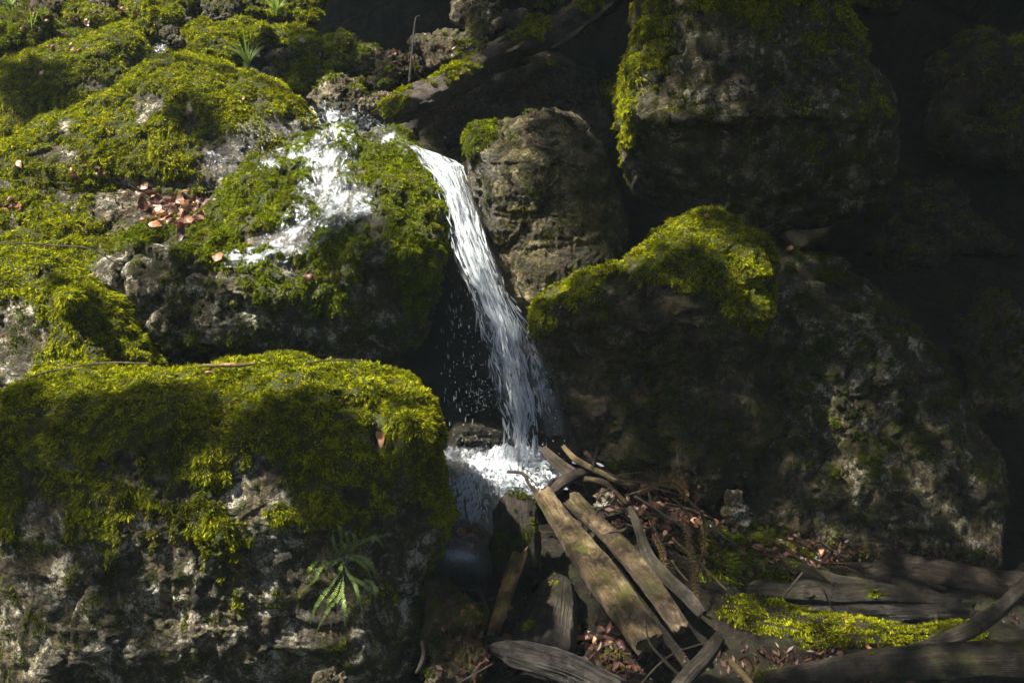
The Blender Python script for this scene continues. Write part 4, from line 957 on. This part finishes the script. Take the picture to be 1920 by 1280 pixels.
FR = [[(760, 515), (745, 490), (722, 440), (715, 365)], [(770, 510), (765, 420), (762, 350), (735, 318)], [(785, 505), (805, 430), (800, 385), (785, 360)], [(800, 505), (845, 450), (848, 400), (815, 370)],
      [(800, 510), (860, 455), (940, 410), (990, 420), (1022, 472)], [(790, 515), (870, 515), (930, 545), (970, 600), (1000, 650)], [(790, 525), (870, 548), (920, 590), (945, 655)], [(760, 525), (670, 570), (630, 610), (610, 660), (555, 708)],
      [(640, 545), (600, 570), (575, 600), (555, 635)], [(780, 560), (820, 640), (880, 670), (930, 720), (948, 800)], [(800, 620), (850, 690), (870, 760), (898, 862)], [(780, 640), (765, 750), (690, 840), (622, 962)],
      [(770, 600), (700, 700), (640, 780), (600, 850), (580, 928)], [(780, 540), (765, 590), (748, 660)], [(780, 535), (740, 550), (700, 585)], [(900, 650), (960, 690), (976, 740), (965, 805)], [(760, 510), (790, 470), (770, 420)], [(790, 530), (880, 520), (950, 580), (975, 650)], [(770, 650), (730, 740), (690, 790), (680, 850)], [(775, 720), (785, 820), (790, 940)]]
for k, fpts in enumerate(FR):
    f_ = frond(fpts, 4.6 if k not in (14, 16) else 3.5, FROOT, FD, k); f_.parent = fern

# grass tuft and leafy sprigs
def tuft(label, px, py, D, n, h_px, seed, wpx=4):
    rng = np.random.default_rng(seed)
    root = at(px, py, D)
    e = empty("grass_tuft", label, "grass", root)
    for k in range(n):
        a = rng.uniform(-1, 1); L = h_px * D / FPX * rng.uniform(.6, 1.1); ww = wpx * D / FPX / 2
        t = np.linspace(0, 1, 9)[:, None]
        dirx = CR * a * .8 + CF * rng.uniform(-.7, .5)
        P = dirx * L * (t ** 1.6) + np.array([0, 0, 1.0]) * L * (t - 0.35 * abs(a) * t ** 3)
        s = unit(np.cross(dirx + 1e-3, [0, 0, 1.0])) ; s = unit(s + CR * .8)
        Wd = ww * (1 - t ** 2) + .0003
        V = np.stack([P - s * Wd, P + s * Wd], 1).reshape(-1, 3)
        mesh_obj("blade", V, grid_faces(9, 2), M_GRASS, e)
tuft("green grass tuft growing among the stones right of the great dome", 466, 132, 6.25, 26, 72, 1)
tuft("few pale grass blades on the top left slope", 62, 75, 6.9, 8, 55, 2)
tuft("dim leafy tuft hanging at the top before the dark hollow", 520, 30, 7.2, 14, 50, 3, 7)
tuft("sparse tuft of dark grass at the top left corner", 20, 20, 7.2, 16, 60, 4, 4)

# dead conifer sprigs
def sprig(label, pts, D, seed, nl_=9):
    p = np.array(pts, float); W = at(p[:, 0], p[:, 1], D); X = catmull(W, 30); T = unit(np.gradient(X, axis=0))
    e = limb("conifer_sprig", label, "sprig", [(a, b_, D, 1.5) for a, b_ in pts], M_STICK, seed, na=6, nl=24)
    rng = np.random.default_rng(seed); VV = []; FF = []
    for k in range(150):
        i = rng.integers(1, 30); s = unit(np.cross(T[i], -CF)) * rng.choice([-1, 1]); d = unit(s + T[i] * .5 + rng.normal(size=3) * .35); L = nl_ * D / FPX * rng.uniform(.7, 1.2)
        q = unit(np.cross(d, CF)) * .0009; b0 = len(VV); VV += [X[i] - q, X[i] + q, X[i] + d * L + q * .4, X[i] + d * L - q * .4]; FF.append([b0, b0 + 1, b0 + 2, b0 + 3])
    mesh_obj("needles", np.array(VV), np.array(FF), M_NEEDLE, e, smooth=False)
sprig("yellow brown dead conifer sprig topping the twig pile", [(1195, 925), (1230, 908), (1262, 905), (1285, 925)], 3.95, 301)
sprig("dead conifer sprig curling over the right end of the twig pile", [(1230, 900), (1262, 895), (1280, 905), (1282, 935)], 3.98, 302)
sprig("dead conifer sprig hanging straight down right of the grey branch", [(1285, 985), (1292, 1020), (1300, 1060), (1306, 1118)], 3.86, 303)
sprig("shorter hanging dead conifer sprig beside the straight twig", [(1318, 975), (1322, 1010), (1316, 1050), (1308, 1075)], 3.9, 304, 8)
sprig("small dead conifer sprig against the right plank", [(1225, 1000), (1240, 1030), (1246, 1062)], 3.9, 305, 7)
sprig("dead conifer sprig on the ground by the yellow stick", [(1385, 1238), (1400, 1232), (1412, 1250), (1405, 1272)], 3.5, 306, 7)

# ------------------------------------------------------------------ water
def sheet(name, V, nr, nc, mat, uv, edge, label):
    o = mesh_obj(name, V.reshape(-1, 3), grid_faces(nr, nc), mat, uv=uv.reshape(-1, 2), attrs={"edge": edge.reshape(-1)}, kind="structure"); o["label"] = label
    return o
FALL = np.array([(278, 768, 782, 5.10), (296, 776, 840, 5.06), (312, 788, 872, 5.02), (360, 818, 884, 4.95), (420, 836, 902, 4.88), (480, 852, 925, 4.80), (540, 876, 950, 4.72), (600, 896, 985, 4.66), (660, 912, 1000, 4.60), (720, 926, 1014, 4.55), (790, 942, 1026, 4.50), (862, 948, 1036, 4.45)], float)
def fall_pt(t, u, lift=0.0):
    """t 0..1 down the fall, u -1..1 across"""
    t = np.asarray(t, float); u = np.asarray(u, float)
    k = np.linspace(0, 1, len(FALL))
    py = np.interp(t, k, FALL[:, 0]); xl = np.interp(t, k, FALL[:, 1]); xr = np.interp(t, k, FALL[:, 2]); D = np.interp(t, k, FALL[:, 3])
    cx = (xl + xr) / 2; hw = (xr - xl) / 2
    return at(cx + hw * u, py - 6 * (1 - u * u) * (t < .12), D - 0.05 * (1 - u ** 2) - lift)
for layer, (lf, wd_, ofs) in enumerate([(0.0, 1.0, 0.0)]):
    nr, nc = 150, 40
    t = np.linspace(0, 1, nr)[:, None] + 0 * np.zeros((1, nc)); u = np.linspace(-1, 1, nc)[None, :] + 0 * t
    P = fall_pt(t, u * wd_ * (1 + .10 * vn(np.stack([t * 14, u * 2, t * 0 + layer], -1), 3)), lf)
    P = P - CF * (0.028 * fbm(np.stack([t * 7, u * 7, t * 0 + layer], -1), 1, 3, 8))[..., None]
    uv = np.stack([t * 1.6 + ofs, u * .13 + .5 + ofs], -1)
    edge = 0.5 + 0.42 * (1 - np.abs(u) ** 2) - 0.35 * np.abs(u) ** 6 - 0.12 - .25 * (t > .55) * (np.abs(u) > .5)
    sheet("waterfall", P, nr, nc, M_FALL, uv, edge, "aerated white waterfall dropping between the boulders")
def strands(name, label, n, start, path, wmm, lens, seed, nseg=7, mat=None):
    """tapered threads of broken water; path(i,t0,f)->points"""
    VV = []; FF = []; rng = np.random.default_rng(seed)
    P0 = path(rng, n, nseg, lens)          # n,nseg,3
    T = unit(np.gradient(P0, axis=1)); S = unit(np.cross(T, CF)); U = np.cross(S, T)
    f = np.linspace(0, 1, nseg)[None, :]
    w_ = (rng.uniform(.4, 1.3, (n, 1)) ** 1.6) * wmm * np.sin(math.pi * np.clip(f * .96 + .02, 0, 1)) ** .7
    ring = [P0 + S * w_[..., None], P0 + U * w_[..., None] * .7, P0 - S * w_[..., None], P0 - U * w_[..., None] * .7]
    V = np.stack(ring, 2)                  # n,nseg,4,3
    base = (np.arange(n) * nseg * 4)[:, None, None]
    i = np.arange(nseg - 1)[None, :, None]; j = np.arange(4)[None, None, :]
    a = base + i * 4 + j; b_ = base + i * 4 + (j + 1) % 4
    F = np.stack([a, b_, b_ + 4, a + 4], -1).reshape(-1, 4)
    o = mesh_obj(name, V.reshape(-1, 3), F, mat or M_STRAND, kind="structure"); o["label"] = label
    return o
def fpath(rng, n, ns, lens):
    t0 = rng.random(n) ** .85 * 0.97; u0 = np.clip(rng.normal(0, .40, n), -.95, .95); L = rng.uniform(lens[0], lens[1], n)
    u0 = np.where(rng.random(n) < .25, np.sign(u0) * rng.uniform(.7, 1.0, n), u0)
    f = np.linspace(0, 1, ns)[None]
    t = np.clip(t0[:, None] + L[:, None] * f, 0, 1.0); du = rng.normal(0, .12, n)[:, None] * f
    lift = rng.uniform(0.0, .07, n)[:, None] + 0 * f
    # clumping
    cl = vn(np.stack([t0 * 30, u0 * 7, t0 * 0], -1), 44)
    lift = np.where((cl < .04)[:, None], -0.3, lift)
    return fall_pt(t, u0[:, None] + du + .06 * vn(np.stack([t * 18, u0[:, None] * 5 + 0 * t, t * 0], -1), 5), lift)
strands("waterfall", "white threads of water in the falling cascade", 1000, 0, fpath, 0.0032, (.016, .06), 1)
def spath(rng, n, ns, lens):   # side drips left of the fall and splash
    x = 870 + rng.normal(0, 34, n); y = rng.uniform(520, 850, n); L = rng.uniform(3, 13, n); f = np.linspace(0, 1, ns)[None]
    return at(x[:, None] + 0 * f, y[:, None] + L[:, None] * f, 4.75 + rng.uniform(-.1, .1, n)[:, None] + 0 * f)
strands("water_drips", "thin drips falling in the dark hollow beside the waterfall", 130, 0, spath, 0.0016, (0, 0), 2, 4)

# pool below the falls
nr, nc = 90, 110
ys = np.linspace(842, 1000, nr)[:, None] + np.zeros((1, nc)); xs = 832 + (np.interp(ys, [842, 880, 930, 960, 1000], [1060, 1060, 1010, 945, 930]) - 832) * np.linspace(0, 1, nc)[None, :]
def on_plane(px, py, z0):
    d = at(px, py, 1.0) - CAM_POS
    k = (z0 - CAM_POS[2]) / d[..., 2]
    return CAM_POS + d * k[..., None]
POOLZ = at(950, 860, 4.45)[2]
rowD = np.interp(ys, [842, 870, 900, 985, 1000], [4.5, 4.40, 4.32, 4.12, 4.10])
P = at(xs, ys, rowD)
hmp = 0.055 * (fbm(np.stack([xs / 26, ys / 14, xs * 0], -1), 1, 4, 12)) + .03 * ridge(np.stack([xs / 16, ys / 9, xs * 0], -1), 1, 3, 15)
P[..., 2] += hmp * sstep(1000, 900, ys) + 0.05 * np.exp(-((xs - 960) / 60) ** 2 - ((ys - 868) / 16) ** 2)
edge = 0.18 + 0.62 * np.exp(-((xs - 945) / 75) ** 2 - ((ys - 872) / 34) ** 2) + .42 * np.exp(-((xs - 880) / 26) ** 2 - ((ys - 930) / 60) ** 2) + .35 * np.exp(-((xs - 985) / 50) ** 2 - ((ys - 905) / 30) ** 2) + .3 * np.exp(-((xs - 900) / 40) ** 2 - ((ys - 965) / 12) ** 2) - .9 * sstep(868, 846, xs)
sheet("pool", P, nr, nc, M_POOL, np.stack([(xs - 950) / 240 + .3 * fbm(P, 5, 2, 4), ys / 160], -1), edge, "foaming plunge pool at the foot of the waterfall")
bed = mesh_obj("pool_bed", at(xs, ys, rowD + .07).reshape(-1, 3), grid_faces(nr, nc), M_WET, attrs={"moss": np.zeros(nr * nc), "wet": np.ones(nr * nc)}, kind="structure")
def ppath(rng, n, ns, lens):
    a = rng.uniform(0, 2 * math.pi, n); r = np.abs(rng.normal(0, 1, n)); x = 950 + 62 * r * np.cos(a) - 12; y = 878 + 34 * r * np.abs(np.sin(a)) - 12
    sel = rng.random(n) < .35; x = np.where(sel, 878 + rng.normal(0, 18, n), x); y = np.where(sel, rng.uniform(890, 975, n), y)
    dx = np.where(sel, rng.normal(0, 2, n), (x - 950) * .10 + rng.normal(0, 4, n)); dy = np.where(sel, rng.uniform(3, 12, n), rng.normal(-1, 4, n))
    f = np.linspace(0, 1, ns)[None]
    X = x[:, None] + dx[:, None] * f; Y = np.clip(y, 848, 985)[:, None] + dy[:, None] * f - 6 * np.sin(math.pi * f) * rng.random((n, 1))
    return at(X, Y, np.interp(Y, [842, 870, 900, 985, 1000], [4.46, 4.36, 4.27, 4.08, 4.06]))
strands("pool_foam", "white churned foam threads on the plunge pool", 700, 0, ppath, 0.0050, (0, 0), 3, 5)
# lower overflow
ys2 = np.linspace(1000, 1075, 40)[:, None] + np.zeros((1, 50)); xs2 = np.linspace(815, 915, 50)[None] + (ys2 - 1000) * .1
P2 = at(xs2, ys2, 4.02 - (ys2 - 1000) / 75 * .12); P2[..., 2] += .02 * fbm(P2, 14, 3, 5)
e2 = 0.25 + .7 * np.exp(-((xs2 - 865) / 45) ** 2 - ((ys2 - 1042) / 16) ** 2) - 1.0 * sstep(30, 52, np.abs(xs2 - 866)) - .5 * sstep(1060, 1072, ys2)
sheet("stream", P2, 40, 50, M_POOL, np.stack([xs2 / 90, ys2 / 120], -1), e2, "pale overflow of the pool slipping between the front boulder and the litter")

# stream over the central boulder : thin film draped on the stone
def drape(cx, name, label, seed, nr=110, nc=34, lift=0.012, strand_n=500, wm=0.0048):
    cx = np.array(cx, float)
    t = np.linspace(0, 1, nr); X = catmull(cx, nr)
    T = unit(np.gradient(X[:, :2], axis=0)); Nn = np.stack([-T[:, 1], T[:, 0]], -1)
    u = np.linspace(-1, 1, nc)
    V = np.zeros((nr, nc, 3)); uv = np.zeros((nr, nc, 2)); s = np.concatenate([[0], np.cumsum(np.linalg.norm(np.diff(X[:, :2], axis=0), axis=1))])
    dd = np.zeros((nr, nc))
    nrm = np.zeros((nr, nc, 3))
    for i in range(nr):
        for j in range(nc):
            px, py = X[i, :2] + Nn[i] * u[j] * X[i, 2] * 1.3
            p, n, d = hit(px, py); V[i, j] = p; nrm[i, j] = n; dd[i, j] = d
            uv[i, j] = (s[i] / 400, u[j] * X[i, 2] / 400)
    # keep the film close to the rock it runs on
    med = np.median(dd, axis=1, keepdims=True)
    k = np.clip(dd, med - .12, med + .12) / dd
    V = CAM_POS + (V - CAM_POS) * k[..., None]
    for _ in range(2):
        V[1:-1] = (V[:-2] + 2 * V[1:-1] + V[2:]) / 4; V[:, 1:-1] = (V[:, :-2] + 2 * V[:, 1:-1] + V[:, 2:]) / 4
    V = V + unit(nrm * .5 - CF) * lift + (fbm(V, 20, 3, seed) * .006)[..., None] * np.array([0, 0, 1.0])
    edge = np.broadcast_to((0.60 - 0.60 * np.abs(u) ** 2.0)[None], (nr, nc)) * 1.0 + 0.85 * fbm(V, 11, 3, seed + 2)
    edge = edge - 1.2 * sstep(.93, 1, t)[:, None] - 1.2 * sstep(.05, 0, t)[:, None]
    sheet(name, V, nr, nc, M_STREAM, uv, edge, label)
    def pth(rng, n, ns, lens):
        i0 = rng.random(n) * (nr - 14); uu = np.clip(rng.normal(0, .42, n), -.95, .95); j0 = (uu + 1) / 2 * (nc - 1); f = np.linspace(0, 1, ns)[None]
        i = i0[:, None] + rng.uniform(1.5, 6, (n, 1)) * f; ii = np.clip(i.astype(int), 0, nr - 2); jj = np.clip(j0.astype(int), 0, nc - 1)[:, None] + 0 * ii
        fr = (i - ii)[..., None]
        Q = V[ii, jj] * (1 - fr) + V[ii + 1, jj] * fr
        kk = vn(Q[:, 0] * 26, 71) + .5 * vn(Q[:, 0] * 60, 72)
        Q = np.where((kk < 0.02)[:, None, None], Q + CF * .3, Q)
        return Q + rng.normal(0, .006, (n, 1, 3)) + unit(-CF + [0, 0, .6]) * rng.uniform(.002, .012, (n, 1, 1))
    strands(name + "_foam", label + ", in white threads", strand_n, 0, pth, wm, (0, 0), seed, 4)
drape([(592, 196, 16), (606, 222, 26), (628, 252, 34), (622, 290, 34), (612, 320, 40), (625, 350, 44), (612, 388, 52)], "stream", "white stream tumbling over the top of the central boulder", 21, strand_n=80)
drape([(640, 370, 30), (610, 398, 36), (570, 425, 34), (530, 455, 26), (480, 476, 18), (415, 492, 8)], "stream", "tail of the stream sliding left across the central boulder", 22, strand_n=50)
drape([(600, 275, 16), (560, 285, 20), (520, 300, 16), (480, 320, 7)], "stream", "small left arm of the stream near the top of the central boulder", 23, nr=60, nc=20, strand_n=30)
drape([(690, 210, 14), (686, 228, 24), (655, 242, 26), (622, 252, 20)], "stream", "short cascade from under the fallen log into the stream", 24, nr=60, nc=24, strand_n=110)
drape([(700, 250, 16), (735, 262, 14), (768, 280, 12)], "stream", "thin clear water slipping from the stream to the waterfall lip", 25, nr=40, nc=16, strand_n=60)
drape([(660, 385, 30), (680, 390, 26), (690, 405, 10)], "stream", "spread of white water on the right of the stream bend", 26, nr=30, nc=20, strand_n=60)
drape([(295, 80, 8), (302, 92, 10), (312, 104, 8)], "stream", "distant trickle between the pointed mossy boulders", 27, nr=30, nc=14, strand_n=90, wm=.003)
drape([(395, 285, 12), (405, 300, 18), (412, 312, 14)], "stream", "small white splash on the wet right flank of the great dome", 28, nr=26, nc=16, strand_n=40)

drape([(992, 640, 8), (1012, 690, 14), (1030, 750, 16), (1040, 815, 12)], "stream", "side splash of the fall running down the wet grey wedge of rock", 29, nr=50, nc=18, strand_n=30)
# flying drops
def drops(label, spots, seed):
    rng = np.random.default_rng(seed); C_ = []; R_ = []
    for (px, py, D, sx, sy, n) in spots:
        C_.append(at(px + rng.normal(0, sx, n), py + rng.normal(0, sy, n), D + rng.normal(0, .06, n))); R_.append(rng.uniform(.0009, .0030, n))
    C_ = np.concatenate(C_); R_ = np.concatenate(R_)
    o6 = np.array([[1, 0, 0], [0, 1, 0], [-1, 0, 0], [0, -1, 0]], float)
    V = []; F = []
    for c, r in zip(C_, R_):
        b0 = len(V); V.append(c + [0, 0, r * 1.8]); V += [c + v * r for v in o6]; V.append(c - [0, 0, r * 1.3])
        for k in range(4): F += [[b0, b0 + 1 + k, b0 + 1 + (k + 1) % 4, b0], [b0 + 5, b0 + 1 + (k + 1) % 4, b0 + 1 + k, b0 + 5]]
    V = np.array(V); F = np.array(F)
    me = bpy.data.meshes.new("spray"); me.from_pydata(V.tolist(), [], [list(f[:3]) for f in F]); me.materials.append(M_STRAND)
    o = bpy.data.objects.new("spray", me); COL.objects.link(o); tag(o, label, "spray", None, "stuff")
drops("fine water drops flying around the waterfall and stream", [(600, 230, 5.6, 20, 14, 70), (680, 220, 5.6, 20, 10, 60), (830, 400, 4.8, 18, 60, 50), (880, 650, 4.6, 26, 90, 90), (905, 740, 4.5, 16, 20, 90), (1030, 720, 4.45, 12, 60, 60), (950, 850, 4.3, 50, 14, 170), (890, 900, 4.2, 30, 30, 80), (470, 480, 4.9, 40, 8, 30), (960, 300, 5.0, 1, 1, 1)], 5)

# ------------------------------------------------------------------ unseen beeches added overhead, crowns placed to shade chosen spots
def shade_tree(label, trunk, targets, seed):
    rng = np.random.default_rng(seed)
    troot = np.array([trunk[0], trunk[1], float(ground_z(np.array(trunk[0]), np.array(trunk[1]))) - .1])
    root = empty("added_beech", label, "added_tree", troot)
    z = np.linspace(0, 13, 9)
    limb("trunk", None, None, [(0.15 * math.sin(q * .5), 0.1 * math.cos(q), q, .22 - .012 * q) for q in z], M_GREYW, seed, na=16, nl=60, worldpts=True, parent=root, rough=.04, grain=.03)
    CC = []
    for (px, py, D, r, dist, n) in targets:
        Pt = at(px, py, D); c = Pt + SUN * dist - troot  # leaf clump sits on the sun ray of the spot to shade
        z0 = max(3, c[2] - 2.0)
        limb("limb", None, None, [(0, 0, z0, .05), (c[0] * .5, c[1] * .5, (z0 + c[2]) / 2 + .5, .03), (c[0], c[1], c[2] - .1, .012)], M_GREYW, seed + len(CC), na=8, nl=20, worldpts=True, parent=root)
        q = rng.normal(size=(n, 3)); q = q / np.linalg.norm(q, axis=1, keepdims=True) * (rng.random((n, 1)) ** (1 / 2.4)) * r * np.array([1, 1, .7])
        CC.append(c + q)
    C_ = np.concatenate(CC); n = len(C_)
    d = unit(rng.normal(size=(n, 3)) * [1, 1, .5]); s = unit(np.cross(d, unit(rng.normal(size=(n, 3)) * .5 + [0, 0, 1]))); L = rng.uniform(.06, .11, n)[:, None]
    V = np.stack([C_ - d * L * .5, C_ + s * L * .33, C_ + d * L * .5, C_ - s * L * .33], 1).reshape(-1, 3)
    F = (np.arange(n) * 4)[:, None] + np.arange(4)[None]
    mesh_obj("crown", V, F, M_CROWN, root, smooth=False)
HV = 2.4
shade_tree("unseen tall beech added on the right bank, crown placed to shade the right of the gorge", (8.5, 6.0), [
  (1800, 250, 7.0, 1.4, 10, 4200), (1750, 600, 5.8, 1.0, 9.6, 3000), (1950, 900, 5.2, .9, 9, 2400), (1500, 450, 6.6, .9, 10.5, 2600), (2000, 500, 6.5, 1.3, 9.5, 3000),
  (1620, 30, 7.8, 1.2, 11, 3200), (1300, -60, 9.0, 1.6, 11, 5000), (1900, -100, 9.0, 1.8, 11, 6000), (1600, 330, 5.5, .35, 9.2, 400), (1640, 200, 5.5, .35, 9.0, 500), (1820, 740, 5.0, .4, 9, 600), (1850, 80, 8, 1.3, 11, 2500)], 401)
shade_tree("unseen slender beech added uphill, leaves placed to darken the hollow behind the log", (6.5, 12.0), [
  (1000, -40, 8.6, 1.3, 10, 4600), (640, -90, 8.8, 1.0, 10.5, 2600), (600, 10, 8.2, .45, 10.5, 700), (760, 25, 8.2, .55, 10, 900), (1080, 150, 7.0, .55, 9.5, 1100), (1130, 330, 6.6, .55, 9.5, 1200), (1350, -150, 8.5, 1.3, 10, 2600), (450, -10, 8.0, .5, 10, 420), (640, 70, 6.8, .45, 9.5, 240)], 402)
shade_tree("unseen beech added at the near right, crown placed to dapple the debris and the fall", (5.5, 0.8), [
  (1420, 780, 4.7, .25, 9, 70), (1790, 900, 4.9, .35, 9, 160), (1740, 600, 5.0, .35, 9, 160), (1750, 1060, 4.5, .45, 8.6, 300), (1100, 1120, 3.8, .40, 8.5, 70), (950, 660, 4.6, .34, 9, 150), (970, 780, 4.5, .24, 9, 160), (1350, 1000, 4.1, .35, 8.6, 260), (1600, 1220, 3.7, .4, 8.2, 120), (1850, 1200, 3.7, .4, 8.4, 160),
  (1100, 760, 4.6, .34, 9.2, 260), (1480, 560, 4.8, .25, 9.0, 200), (850, 1200, 3.6, .22, 8.6, 160), (120, 960, 3.65, .26, 9.2, 240), (450, 960, 3.65, .24, 9.2, 200), (700, 1000, 3.6, .2, 9.2, 130), (1260, 640, 4.45, .16, 9.3, 60), (1300, 820, 4.5, .34, 9.3, 200), (1150, 440, 5.0, .25, 9.3, 160), (330, 1200, 3.65, .3, 9.2, 120), (130, 240, 6.6, .26, 9.5, 330), (10, 200, 6.7, .25, 9.5, 200), (440, 325, 5.7, .14, 9.5, 110), (570, 140, 6.5, .35, 9.5, 420), (760, 600, 4.7, .18, 9.3, 110), (280, 880, 3.55, .22, 9.2, 170), (600, 890, 3.5, .16, 9.2, 90), (60, 880, 3.6, .18, 9.2, 90), (1350, 570, 4.45, .14, 9.3, 90), (200, 620, 4.3, .10, 9.3, 40), (400, 640, 4.6, .2, 9.3, 90), (860, 250, 6.2, .22, 9.6, 420), (560, 0, 8.0, .4, 10, 600), (1830, 380, 6.6, 1.0, 10, 4600), (1735, 190, 7.3, .5, 10, 2200), (930, 230, 6.3, .22, 9.6, 350), (1090, 300, 5.1, .2, 9.6, 220)], 403)

# ------------------------------------------------------------------ thin even volume added to lift the darkest tones
hz, t = new_mat("lift_air"); b = NB(t)
pv = b.n("ShaderNodeVolumePrincipled"); pv.inputs["Color"].default_value = (0.72, 0.93, 1.0, 1); pv.inputs["Density"].default_value = 0.0011
o_ = b.n("ShaderNodeOutputMaterial"); t.links.new(pv.outputs[0], o_.inputs["Volume"])
_x, _y0, _y1, _z0, _z1 = 130.0, -110.0, 170.0, float(GV[:, 2].min()) - 1.0, float(max(GV[:, 2].max(), 22.0)) + 2.0
hv = [(x, y, z) for z in (_z0, _z1) for x, y in ((-_x, _y0), (_x, _y0), (_x, _y1), (-_x, _y1))]
hf = [(3, 2, 1, 0), (4, 5, 6, 7), (0, 1, 5, 4), (1, 2, 6, 5), (2, 3, 7, 6), (3, 0, 4, 7)]
lift_haze = mesh_obj("lift_haze", hv, hf, hz, smooth=False, kind="stuff"); lift_haze["label"] = "thin volume added across the gorge to lift the blacks"
SC.cycles.volume_bounces = 0
